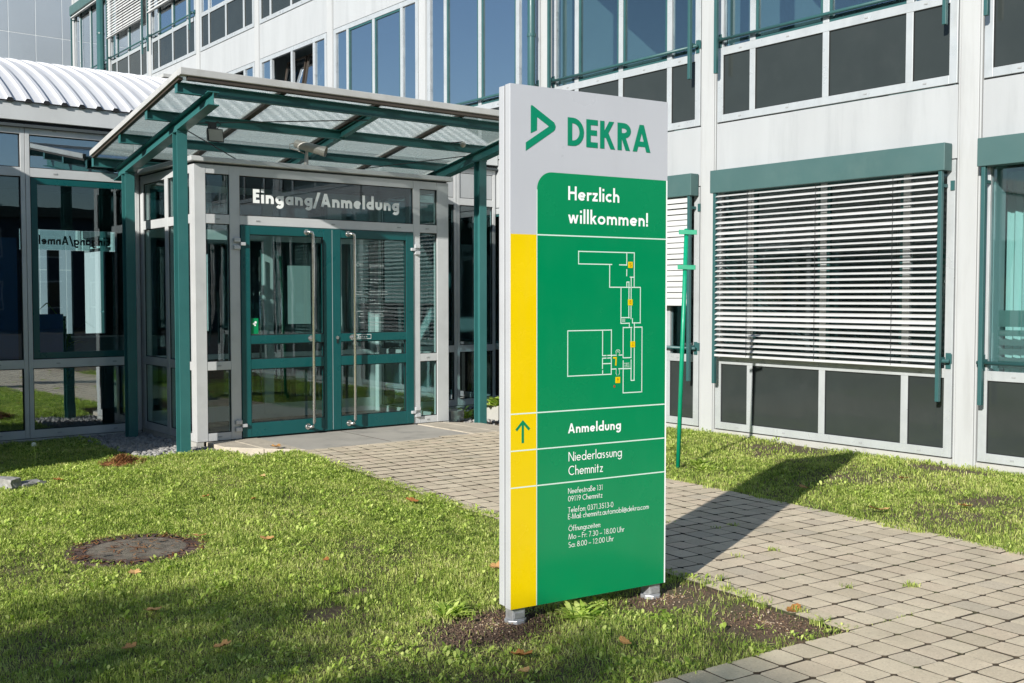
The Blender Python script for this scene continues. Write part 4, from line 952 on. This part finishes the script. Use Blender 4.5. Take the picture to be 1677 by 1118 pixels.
for r0, r1, z0, z1 in ((.405, .425, .008, .018), (.300, .315, .008, .018)):
    m.add([(2.26 + r * math.cos(2 * math.pi * k / n), 6.70 + r * math.sin(2 * math.pi * k / n), z) for k in range(n) for r, z in ((r0, z1), (r1, z1), (r0, 0), (r1, 0))],
          [f for k in range(n) for f in ((4 * k, 4 * k + 1, 4 * ((k + 1) % n) + 1, 4 * ((k + 1) % n)), (4 * k + 1, 4 * k + 3, 4 * ((k + 1) % n) + 3, 4 * ((k + 1) % n) + 1), (4 * k, 4 * ((k + 1) % n), 4 * ((k + 1) % n) + 2, 4 * k + 2))])
m.build('iron_rim', 'iron', mh)
MB().prism([(2.26 + .41 * math.cos(2 * math.pi * k / n), 6.70 + .41 * math.sin(2 * math.pi * k / n)) for k in range(n)], -.01, .0055, 'z').build('rim_base', 'iron', mh)
MB().prism([(2.26 + .299 * math.cos(2 * math.pi * k / n), 6.70 + .299 * math.sin(2 * math.pi * k / n)) for k in range(n)], .0056, .017, 'z').build('concrete_centre', 'lid', mh)
for k in range(40):
    a = 2 * math.pi * k / 40; c, s = math.cos(a), math.sin(a); q = .012
    P4 = [(r * c - t * s, r * s + t * c) for r, t in ((.320, -q), (.400, -q), (.400, q), (.320, q))]
    MB().prism([(2.26 + x, 6.70 + y) for x, y in P4], .0056, .019, 'z').build('rim_rib', 'iron', mh)
for a in (.4, .4 + math.pi):
    MB().box(2.26 + .22 * math.cos(a) - .03, 2.26 + .22 * math.cos(a) + .03, 6.70 + .22 * math.sin(a) - .012, 6.70 + .22 * math.sin(a) + .012, .0165, .0178).build('lifting_slot', 'seal', mh)
def rock(name, label, cat, c, sx, sy, sz, mat, seed, group=None, rz=0):
    rs = random.Random(seed); b = bmesh.new(); bmesh.ops.create_cube(b, size=1)
    bmesh.ops.subdivide_edges(b, edges=b.edges[:], cuts=3, use_grid_fill=True)
    for v in b.verts:
        v.co = Vector((v.co.x * sx, v.co.y * sy, (v.co.z + .5) * sz)); e = sum(abs(abs(q) - h) < 1e-4 for q, h in ((v.co.x, sx / 2), (v.co.y, sy / 2)))
        v.co += Vector((rs.uniform(-1, 1), rs.uniform(-1, 1), rs.uniform(-1, 1))) * .006
        if e and v.co.z > sz * .9: v.co.z -= .008
    me = bpy.data.meshes.new(name); b.to_mesh(me); b.free(); me.materials.append(M[mat]); o = bpy.data.objects.new(name, me); COL.objects.link(o)
    o.location = c; o.rotation_euler = (0, 0, rz); return tag(o, label, cat, group)
rock('edging_stone', 'upright grey concrete edging stone in shaded grass', 'stone', (2.10, 9.46, -.03), .10, .30, .15, 'pebble', 3, rz=.5)
rock('edging_stone', 'low grey edging stone half sunk in the lawn', 'stone', (2.30, 9.42, -.05), .20, .14, .12, 'pebble', 4, rz=.3)
rock('concrete_block', 'grey concrete block on the gravel behind the teal post', 'block', (7.86, 11.25, 0), .24, .2, .15, 'plinth', 6, rz=.2)
pt = thing('planter', 'pale square planter with a leafy green plant beside the post', 'planter', (8.45, 10.95, 0))
MB().box(8.30, 8.62, 10.80, 11.12, 0, .20).build('trough', 'plinth', pt, bevel=.01)
def leafset(centers, nl, L, wd, mat, name, parent=None, el=(.2, 1.2), z=0.0):
    m = MB()
    for cx, cy in centers:
        for q in range(nl):
            a = random.uniform(0, 6.28); e = random.uniform(*el); l = L * random.uniform(.6, 1.15); w_ = wd * random.uniform(.7, 1.2); c, s = math.cos(a), math.sin(a)
            d1 = Vector((c * math.cos(e), s * math.cos(e), math.sin(e))); d2 = Vector((c * math.cos(e * .3), s * math.cos(e * .3), math.sin(e * .3) - .1)); sv = Vector((-s, c, .1 * random.uniform(-1, 1)))
            p0 = Vector((cx, cy, z)); p1 = p0 + d1 * l * .35; p2 = p1 + d1.lerp(d2, .5) * l * .35; p3 = p2 + d2 * l * .35
            m.add([p0 - sv * w_ * .15, p0 + sv * w_ * .15, p1 - sv * w_ * .38, p1 + sv * w_ * .38, p2 - sv * w_ * .5, p2 + sv * w_ * .5, p3], [(0, 1, 3, 2), (2, 3, 5, 4), (4, 5, 6)])
    me = bpy.data.meshes.new(name); o0 = OFF.get(parent.name, Vector((0, 0, 0))) if parent else Vector((0, 0, 0))
    me.from_pydata([(p[0] - o0.x, p[1] - o0.y, p[2] - o0.z) for p in m.v], [], m.f); me.materials.append(M[mat]); o = bpy.data.objects.new(name, me); COL.objects.link(o)
    if parent: o.parent = parent
    return o
leafset([(8.4 + random.uniform(-.1, .15), 10.95 + random.uniform(-.12, .12)) for _ in range(14)], 12, .22, .06, 'weed', 'foliage', pt, z=.19)
leafset([(8.05 + random.uniform(-.15, .25), 11.5 + random.uniform(-.2, .2)) for _ in range(14)], 12, .25, .03, 'weed', 'shrub', None)
tag(bpy.data.objects['shrub'], 'low tufty green shrub against the glass wall behind the post', 'shrub')
for cx, cy, L, lb in ((3.50, 3.93, .17, 'leafy dandelion rosette growing at the foot of the sign'), (3.02, 4.35, .15, 'jagged weed growing by the left edge of the sign'), (7.55, 6.75, .20, 'big broad-leaved weed beside the green pole'), (7.42, 6.55, .15, 'small broad-leaved weed in front of the green pole')):
    o = leafset([(cx + random.uniform(-.05, .05), cy + random.uniform(-.05, .05)) for _ in range(11)], 7, L * .72, .024, 'weed', 'weed_plant', None, (.1, 1.3)); tag(o, lb, 'weed')
dn = thing('dandelion_clock', 'pale dandelion seed head on a thin stalk in shaded grass', 'flower', (2.62, 10.55, 0))
MB().tube([(2.62, 10.55, 0), (2.625, 10.55, .12), (2.615, 10.55, .21)], .003, 6).build('stalk', 'weed', dn)
m = MB()
for q in range(90):
    v = Vector((random.gauss(0, 1), random.gauss(0, 1), random.gauss(0, 1))).normalized(); c = Vector((2.615, 10.55, .225)); u = v.orthogonal().normalized() * .004; t = v.cross(u)
    m.add([c, c + v * .022 + u, c + v * .022 + t, c + v * .024 - u], [(0, 1, 2), (1, 2, 3)])
m.build('seed_head', 'white_vinyl', dn)
# heap of dry needles on the lawn
hp = []; m = MB()
for q in range(1100):
    r = abs(random.gauss(0, .42)); a = random.uniform(0, 6.28)
    if r > 1: continue
    cx, cy = 3.26 + .24 * r * math.cos(a) , 10.02 + .22 * r * math.sin(a); z = .02 + .075 * (1 - r) * random.random(); th = random.uniform(0, 6.28); L = random.uniform(.03, .08)
    dx, dy, dz = math.cos(th) * L / 2, math.sin(th) * L / 2, random.uniform(-.015, .015); sx, sy = -math.sin(th) * .003, math.cos(th) * .003
    m.add([(cx - dx - sx, cy - dy - sy, z - dz), (cx - dx + sx, cy - dy + sy, z - dz), (cx + dx + sx, cy + dy + sy, z + dz), (cx + dx - sx, cy + dy - sy, z + dz)], [(0, 1, 2, 3)])
m.add([(3.26 + .2 * math.cos(k * .52), 10.02 + .18 * math.sin(k * .52), .012) for k in range(12)] + [(3.26, 10.02, .05)], [(k, (k + 1) % 12, 12) for k in range(12)])
o = m.build('needle_heap', 'straw'); o.location.z = .042; tag(o, 'small heap of rusty brown dry needles on the lawn', 'heap')
m = MB()
for q in range(230):
    a = random.uniform(0, 6.28); r = random.choice((random.uniform(.30, .43), random.uniform(.30, .43), random.uniform(0, .44))); cx, cy, th, L = 2.26 + r * math.cos(a), 6.70 + r * math.sin(a), random.uniform(0, 6.28), random.uniform(.01, .035)
    dx, dy, sx, sy, z = math.cos(th) * L, math.sin(th) * L, -math.sin(th) * .0035, math.cos(th) * .0035, .019 + random.random() * .006
    m.add([(cx - dx - sx, cy - dy - sy, z), (cx - dx + sx, cy - dy + sy, z), (cx + dx + sx, cy + dy + sy, z + .004), (cx + dx - sx, cy + dy - sy, z + .004)], [(0, 1, 2, 3)])
o = m.build('leaf_litter', 'straw'); tag(o, 'brown plant litter caught on the manhole cover rim', 'litter', kind='stuff')
# ================================================================== GRASS
def fbm(x, y, seed):
    v = np.zeros_like(x); a = 1
    for o in range(4):
        r = np.random.default_rng(seed + o); t = r.uniform(0, 6.28, (5, 3)); f = 1.1 * 2 ** o
        for th, p1, p2 in t: v += a * np.sin((x * math.cos(th) + y * math.sin(th)) * f + p1) * np.sin((x * math.sin(th * 1.7) - y * math.cos(th * 1.7)) * f + p2)
        a *= .55
    return v / 5
def lawn_h(x, y):
    t = np.clip((y - 6.5) / 3.1, 0, 1); r = .046 * t * t * (3 - 2 * t) * np.clip((x - 1.8) / 2.0, 0, 1) * np.clip((10.6 - y) / .6, 0, 1) * np.where(x > 5.6, np.clip((9 - y) / 1.5, 0, 1), 1)
    return r + .010 * fbm(x * 2.1, y * 2.1, 31) + .005 * fbm(x * 6, y * 6, 32) + .004
def lawn_mask(x, y):
    dx, dy = x - PO.x, y - PO.y; a = dx * ex.x + dy * ex.y; b = dx * ey.x + dy * ey.y
    j = .05 * fbm(x * 3, y * 3, 40)
    pth = ((b < 0 + j) & (a > -4.4) & (a < AMAX + j)) | ((b >= 0) & (a > .085 + j) & (a < AMAX - .05 + j * 1.6) & (y < 9.66)) | ((y > 8.45) & (y < 9.66) & (x > 4.85) & (x < 7.74))
    ok = ~pth & (y < YW - .02) & (x < XF - .03)
    ok &= ~((x > 4.36) & (x < 7.72) & (y > 9.64) & (y < 12.5)) & ~((x + (y - 9.64) * .85 > 4.97) & (x < 7.7) & (y > 9.6) & (y < 10.9))
    ok &= ~((x > 3.6 + j) & (y > 10.42 + j) & (x < 4.5)) & ~((x > 7.5) & (y > 10.30 + j))
    ok &= ((x - 2.26) ** 2 + (y - 6.70) ** 2) > (.375 + j * 1.4) ** 2
    ok &= ~((b < 0) & (a > AMAX) & (b < -4))
    return ok
def density(x, y):
    d = np.clip(.85 + .5 * fbm(x * 1.5, y * 1.5, 5), .25, 1.0)
    for cx, cy, rx, ry, sd_ in SOIL:
        q = ((x - cx) / rx) ** 2 + ((y - cy) / ry) ** 2; d = d * np.clip((q - .35 + .5 * fbm(x * 7, y * 7, 61)) * .8, .06, 1)
    dx, dy = x - PO.x, y - PO.y; a = dx * ex.x + dy * ex.y; b = dx * ey.x + dy * ey.y
    d = np.where((a > -.45) & (a < .1) & (b > 0) & (b < .9), d * .65, d)
    d = np.where((x > 6.5) & (y < 8), d * np.clip(.62 + .8 * fbm(x * 2, y * 2, 77), .06, 1), d)
    return d
fw = (math.sin(R(38.184)), math.cos(R(38.184)))
gxs, gys = np.arange(-4, 9.6, .08), np.arange(.2, 12.5, .08); GX, GY = np.meshgrid(gxs, gys); GZ = lawn_h(GX, GY); MK = lawn_mask(GX, GY)
ky, kx = MK.shape; idx = np.arange(ky * kx).reshape(ky, kx); q = MK[:-1, :-1] | MK[1:, :-1] | MK[:-1, 1:] | MK[1:, 1:]; inn_ = MK[:-1, :-1] & MK[1:, :-1] & MK[:-1, 1:] & MK[1:, 1:]
GZ = np.where(MK, GZ, -.012)
FQ = np.stack([idx[:-1, :-1], idx[:-1, 1:], idx[1:, 1:], idx[1:, :-1]], -1)[q]
lw_ = np_mesh('lawn', np.stack([GX, GY, GZ], -1).reshape(-1, 3), FQ.reshape(-1), np.full(len(FQ), 4), 'soil'); tag(lw_, kind='structure')
lw_.data.polygons.foreach_set('use_smooth', [True] * len(lw_.data.polygons))
def sample(n, x0, x1, y0, y1, scale):
    x = rng.uniform(x0, x1, n); y = rng.uniform(y0, y1, n)
    dep = x * fw[0] + y * fw[1]; lat = x * fw[1] - y * fw[0]
    wide = (dep > 2.5) & (np.abs(lat) < dep * .57 + 1.2)
    k = lawn_mask(x, y) & wide & (rng.uniform(0, 1, n) < density(x, y) * np.clip(scale(dep), 0, 1))
    return x[k], y[k], dep[k]
def blades(name, x, y, dep, hmin, hmax, wmin, wmax, mat, reach=.05, label=None, flat=False):
    n = len(x); th = rng.uniform(0, 6.28, n); hv = 1 + .5 * fbm(x * 2.3, y * 2.3, 9) + .5 * fbm(x * 9, y * 9, 19); h = rng.uniform(hmin, hmax, n) * np.clip(hv, .3, 2.2)
    d = rng.uniform(.004, reach, n) * rng.uniform(.3, 1, n); tw = th + rng.normal(0, .7, n); wd = rng.uniform(wmin, wmax, n) * np.clip(dep / 6, .8, 1.8)
    ux, uy = np.cos(th), np.sin(th); sx, sy = -np.sin(tw) * wd / 2, np.cos(tw) * wd / 2; z0 = np.zeros(n) if flat else lawn_h(x, y); k1 = rng.uniform(.3, .55, n); zt = rng.uniform(.45, 1.05, n)
    def pt(f, zz, s_): return np.stack([x + ux * d * f + sx * s_, y + uy * d * f + sy * s_, z0 + zz], -1)
    V = np.stack([pt(0, -.004, -1), pt(0, -.004, 1), pt(k1, h * .85, .9), pt(k1, h * .85, -.9), pt(1.0, h * zt, 0)], 1).reshape(-1, 3)
    b = np.arange(n) * 5
    F = np.stack([b, b + 1, b + 2, b + 3, b + 3, b + 2, b + 4], 1).reshape(-1); T = np.tile([4, 3], n)
    o = np_mesh(name, V, F, T, mat); return tag(o, label, 'grass', kind='stuff')
near = lambda d: np.clip(1.25 - d * .072, .35, 1)
x, y, dp = sample(1080000, -2.0, 5.0, 2.6, 12.45, near)
blades('lawn_grass', x, y, dp, .010, .034, .0024, .0046, 'grass', .07, label='short sunlit lawn grass beside the entrance path')
x, y, dp = sample(420000, 6.2, 9.5, 2.2, 10.4, near)
blades('verge_grass', x, y, dp, .010, .034, .0026, .0048, 'grass', .07, label='patchy grass strip between the path and the office wall')
# broad-leaved plants in the turf
def rosettes(name, n, x0, x1, y0, y1, label):
    x, y, dp = sample(n, x0, x1, y0, y1, lambda d: np.ones_like(d)); g_ = fbm(x * 1.8, y * 1.8, 21) + .6 * fbm(x * 5, y * 5, 22); k = (g_ > .12) | (rng.uniform(0, 1, len(x)) < .22); x, y = x[k], y[k]
    m_ = len(x); nl = 5; X = np.repeat(x, nl) + rng.normal(0, .012, m_ * nl); Y = np.repeat(y, nl) + rng.normal(0, .012, m_ * nl)
    sz = np.repeat(rng.uniform(.009, .021, m_) * np.where(rng.uniform(0, 1, m_) < .26, 1.9, 1.0), nl) * rng.uniform(.7, 1.2, m_ * nl); th = rng.uniform(0, 6.28, m_ * nl); el = rng.uniform(.1, 1.0, m_ * nl); asp = np.repeat(rng.uniform(.22, .62, m_), nl)
    c, s = np.cos(th), np.sin(th); z0 = lawn_h(X, Y) + rng.uniform(.010, .030, m_ * nl)
    def pt(f, g, u): return np.stack([X + c * sz * f * np.cos(el) - s * sz * asp * u, Y + s * sz * f * np.cos(el) + c * sz * asp * u, z0 + sz * g * np.sin(el)], -1)
    V = np.stack([pt(0, 0, -.08), pt(0, 0, .08), pt(.5, .6, .5), pt(.5, .6, -.5), pt(.85, .9, .34), pt(.85, .9, -.34), pt(1.05, .95, 0)], 1).reshape(-1, 3)
    b = np.arange(m_ * nl) * 7; F = np.stack([b, b + 1, b + 2, b + 3, b + 3, b + 2, b + 4, b + 5, b + 5, b + 4, b + 6], 1).reshape(-1)
    o = np_mesh(name, V, F, np.tile([4, 4, 3], m_ * nl), 'weed'); return tag(o, label, 'weeds', kind='stuff')
rosettes('clover_and_weeds', 75000, -2.0, 5.0, 2.6, 12.45, 'small broad-leaved weeds mixed into the lawn')
rosettes('verge_weeds', 18000, 6.2, 9.5, 2.2, 10.4, 'small broad-leaved weeds in the grass strip by the office wall')
# grass tufts growing over the path edge and in its joints
ex_, ey_ = [], []
for _ in range(60):
    b = rng.uniform(-.2, 5.2); a = rng.choice([0.03, AMAX - .02]) + rng.normal(0, .05); 
    if rng.uniform() < .35: a = PW * rng.integers(1, 13); b = PH * rng.integers(-10, 36)
    q = pxy(a, b); nb = rng.integers(12, 60); ex_ += list(q[0] + rng.normal(0, .022, nb)); ey_ += list(q[1] + rng.normal(0, .022, nb))
ex_, ey_ = np.array(ex_), np.array(ey_)
o = blades('joint_grass', ex_, ey_, ex_ * fw[0] + ey_ * fw[1], .015, .035, .003, .005, 'grass', .05, flat=True, label='grass tufts sprouting in the joints and edges of the path'); o.location.z = .015

# fallen leaves
def leaf_outline(kind):
    if kind == 0:
        pts = []
        for k in range(28):
            a = 2 * math.pi * k / 28; r = .55 + .45 * abs(math.cos(2.5 * a)) ** .7 * (1 if k % 2 else .8); pts.append((r * math.cos(a), r * math.sin(a) * .9))
        return pts
    return [(math.cos(2 * math.pi * k / 18), .55 * math.sin(2 * math.pi * k / 18) * (1 + .18 * math.cos(k * math.pi))) for k in range(18)]
LP = [(1.84, 5.23, 0, .055), (1.56, 4.74, 0, .04), (1.90, 4.52, 0, .05), (2.02, 6.03, 0, .04), (2.97, 6.33, 1, .045), (4.39, 6.82, 0, .06), (3.70, 4.85, 0, .05), (6.93, 4.44, 1, .08), (7.53, 4.11, 0, .06), (3.34, 3.42, 1, .04), (2.87, 3.58, 0, .06),
      (2.66, 6.69, 1, .05), (2.51, 9.39, 0, .05), (4.74, 9.87, 0, .07), (7.25, 5.35, 1, .05), (2.75, 3.42, 1, .035), (4.40, 3.30, 1, .05), (3.9, 8.4, 1, .04), (3.2, 7.9, 0, .04), (3.46, 7.6, 1, .035), (3.0, 5.6, 1, .03), (8.3, 5.1, 0, .05)]
GRP = 'fallen autumn leaves on the lawn'
for x, y, kd, sz in LP:
    ol = leaf_outline(kd); rz = random.uniform(0, 6.28); m = MB()
    vs = [(sz * (u * math.cos(rz) - v * math.sin(rz)), sz * (u * math.sin(rz) + v * math.cos(rz)), .35 * sz * (u * u + v * v) * random.uniform(.6, 1.2)) for u, v in ol]; n = len(vs)
    m.add(vs + [(0, 0, 0)] + [(a, b, c - .0012) for a, b, c in vs] + [(0, 0, -.0012)], [(k, (k + 1) % n, n) for k in range(n)] + [(n + 1 + (k + 1) % n, n + 1 + k, 2 * n + 1) for k in range(n)])
    o = m.build('fallen_leaf', 'fallen'); o.location = (x, y, float(lawn_h(np.array([x]), np.array([y]))[0]) + .038 if not on_path(x, y) else zpath(y) + .005); o.rotation_euler = (random.uniform(-.2, .2), random.uniform(-.2, .2), 0)
    own = {(2.66, 6.69): 'dry oval brown leaf lying against the manhole cover rim', (4.74, 9.87): 'curled lobed brown leaf on the pale kerb of the entrance step', (4.39, 6.82): 'lobed brown leaf at the lawn edge beside the paved path',
           (3.70, 4.85): 'lobed brown leaf in the grass beside the narrow side of the sign', (6.93, 4.44): 'large oval brown leaf in the grass strip along the path', (4.40, 3.30): 'oval brown leaf where the soil meets the paving near the sign', (2.51, 9.39): 'lobed brown leaf beside the grey edging stones'}.get((x, y))
    if own: tag(o, own, 'leaf', GRP); continue
    tag(o, 'dry lobed brown leaf lying on the ground' if kd == 0 else 'dry oval brown leaf lying on the ground', 'leaf', GRP)

# ================================================================== BACKGROUND: clad building, trees behind the camera
MB().box(XF + .01, XF + .10, 14.55, 33.0, -.1, zb(0) + 2.862).build('rear_wall_panel', 'concrete', off)
cl = thing('metal_clad_building', 'tall grey building of smooth metal panels behind the barrel roof', 'building', (4, 36, 0))
MB().box(6.0, 14, 36.006, 46, 0, 16).build('core', 'white_vinyl', cl)
for i in range(10):
    for j in range(6):
        x0 = 6.0 + i * .8; MB().box(x0 + .012, x0 + .788, 36.0, 36.0055, .02 + j * 2.46 - .012 * 0, .02 + j * 2.46 + 2.44).build('cladding_panel', 'clad', cl)
pr_ = thing('roof_upstand', 'low cream roof kerb beyond the crest of the barrel roof', 'roof', (8.6, 25.5, 5.4))
MB().box(8.75, XF - .03, 23.65, 27.5, 5.35, 6.50).build('wall', 'plinth', pr_); MB().box(8.70, XF - .03, 23.60, 27.55, 6.50, 6.57).build('coping', 'canopy_edge', pr_)

def tree(name, label, base, h, cr, nl, ls, seed, group=None, low=.35, mat='treeleaf'):
    r = np.random.default_rng(seed); t = thing(name, label, 'tree', base, 0, group); bx, by, bz = base; m = MB()
    m.tube([(bx, by, -.1), (bx + .05, by, h * .3), (bx - .05, by + .05, h * .6), (bx, by, h * .85)], [h * .028, h * .022, h * .014, h * .004], 10)
    tips = []
    for q in range(9):
        z = h * (low + .5 * q / 9); a = q * 2.4 + r.uniform(-.3, .3); L = cr * r.uniform(.6, .9) * (1.1 - .5 * q / 9); c, s = math.cos(a), math.sin(a)
        p1 = (bx + c * L * .5, by + s * L * .5, z + L * .25); p2 = (bx + c * L, by + s * L, z + L * .45); m.tube([(bx, by, z), p1, p2], [h * .010, h * .006, h * .002], 6); tips += [p1, p2]
    m.build('trunk', 'bark', t, smooth=True)
    tips.append((bx, by, h * .88)); tp = np.array(tips); k = r.integers(0, len(tp), nl); off_ = r.normal(0, 1, (nl, 3)); off_ /= np.linalg.norm(off_, axis=1)[:, None]; off_ *= (r.uniform(0, 1, (nl, 1)) ** .45) * cr * .42
    C = tp[k] + off_ * np.array([1, 1, .8]); C[:, 2] = np.minimum(C[:, 2], h); u = r.normal(0, 1, (nl, 3)); u /= np.linalg.norm(u, axis=1)[:, None]; v = np.cross(u, r.normal(0, 1, (nl, 3))); v /= np.linalg.norm(v, axis=1)[:, None]
    s1 = ls * r.uniform(.6, 1.3, (nl, 1)); V = np.stack([C - u * s1, C + v * s1 * .45, C + u * s1, C - v * s1 * .45], 1) - np.array(base)
    b = np.arange(nl) * 4; o = np_mesh('crown', V.reshape(-1, 3), np.stack([b, b + 1, b + 2, b + 3], 1).reshape(-1), np.full(nl, 4), mat); o.parent = t; return t
DL = Vector((ld.x, ld.y)).normalized()
def upsun(x, y, d): return (x - DL.x * d, y - DL.y * d, 0)
TG = 'trees standing sunward of the lawn'
tree('lime_tree', 'leafy tree shading the near edge of the lawn', upsun(.2, 4.6, 17.5), 8.25, 3.0, 15000, .13, 51, TG)
tree('lime_tree', 'leafy tree shading the near edge of the lawn', upsun(1.5, 2.6, 19.0), 9.05, 3.0, 15000, .13, 52, TG)
TB = 'row of trees west of the lawn'
for q, (x, y, h) in enumerate(((-34, -26, 9), (-40, -12, 10), (-44, 2, 11), (-46, 16, 10), (-45, 30, 9))):
    tree('street_tree', 'far leafy tree in the row opposite the long office facade', (x, y, 0), h, 4.2, 6000, .2, 70 + q, TB, .2)
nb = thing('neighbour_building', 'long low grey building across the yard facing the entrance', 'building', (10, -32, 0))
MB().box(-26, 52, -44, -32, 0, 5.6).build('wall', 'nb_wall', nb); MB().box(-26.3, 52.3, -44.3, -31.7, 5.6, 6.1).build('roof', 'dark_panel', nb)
for i in range(24):
    x0 = -24.5 + i * 3.2
    for z in (1.0, 3.6):
        wq = MB().box(x0, x0 + 2.0, -32.0, -31.94, z, z + 1.4).build('window', 'alu', nb); MB().box(x0 + .08, x0 + 1.92, -31.95, -31.93, z + .08, z + 1.32).build('pane', 'dark_panel', wq)
sheet('rear_bounce_paving', [(1.45, 19.9), (XF - .03, 19.9), (XF - .03, 35.9), (1.45, 35.9)], .006, 'kerb')  # unseen pale paving, added to brighten the view through the hall's rear glazing
sheet('yard_road', [(-60, -24), (70, -24), (70, -5), (-60, -5)], .005, 'asphalt')
# the hall's other wing, just out of the picture: its corner shades the glass wall
wg = thing('side_wing', 'low white office wing joining the glazed hall beside the lawn', 'building', (1.38, 9.8, 0))
MB().box(-14, 1.38, 9.82, 27, -.1, 3.50).build('wall', 'concrete', wg); MB().box(-14.1, 1.42, 9.78, 27, 3.505, 3.74).build('fascia', 'fascia', wg)
for i in range(8):
    x0 = -13.2 + i * 1.8
    wq = MB().box(x0, x0 + 1.4, 9.795, 9.82, .9, 2.7).build('window', 'alu', wg); MB().box(x0 + .07, x0 + 1.33, 9.785, 9.794, .97, 2.63).build('pane', 'dark_panel', wq)
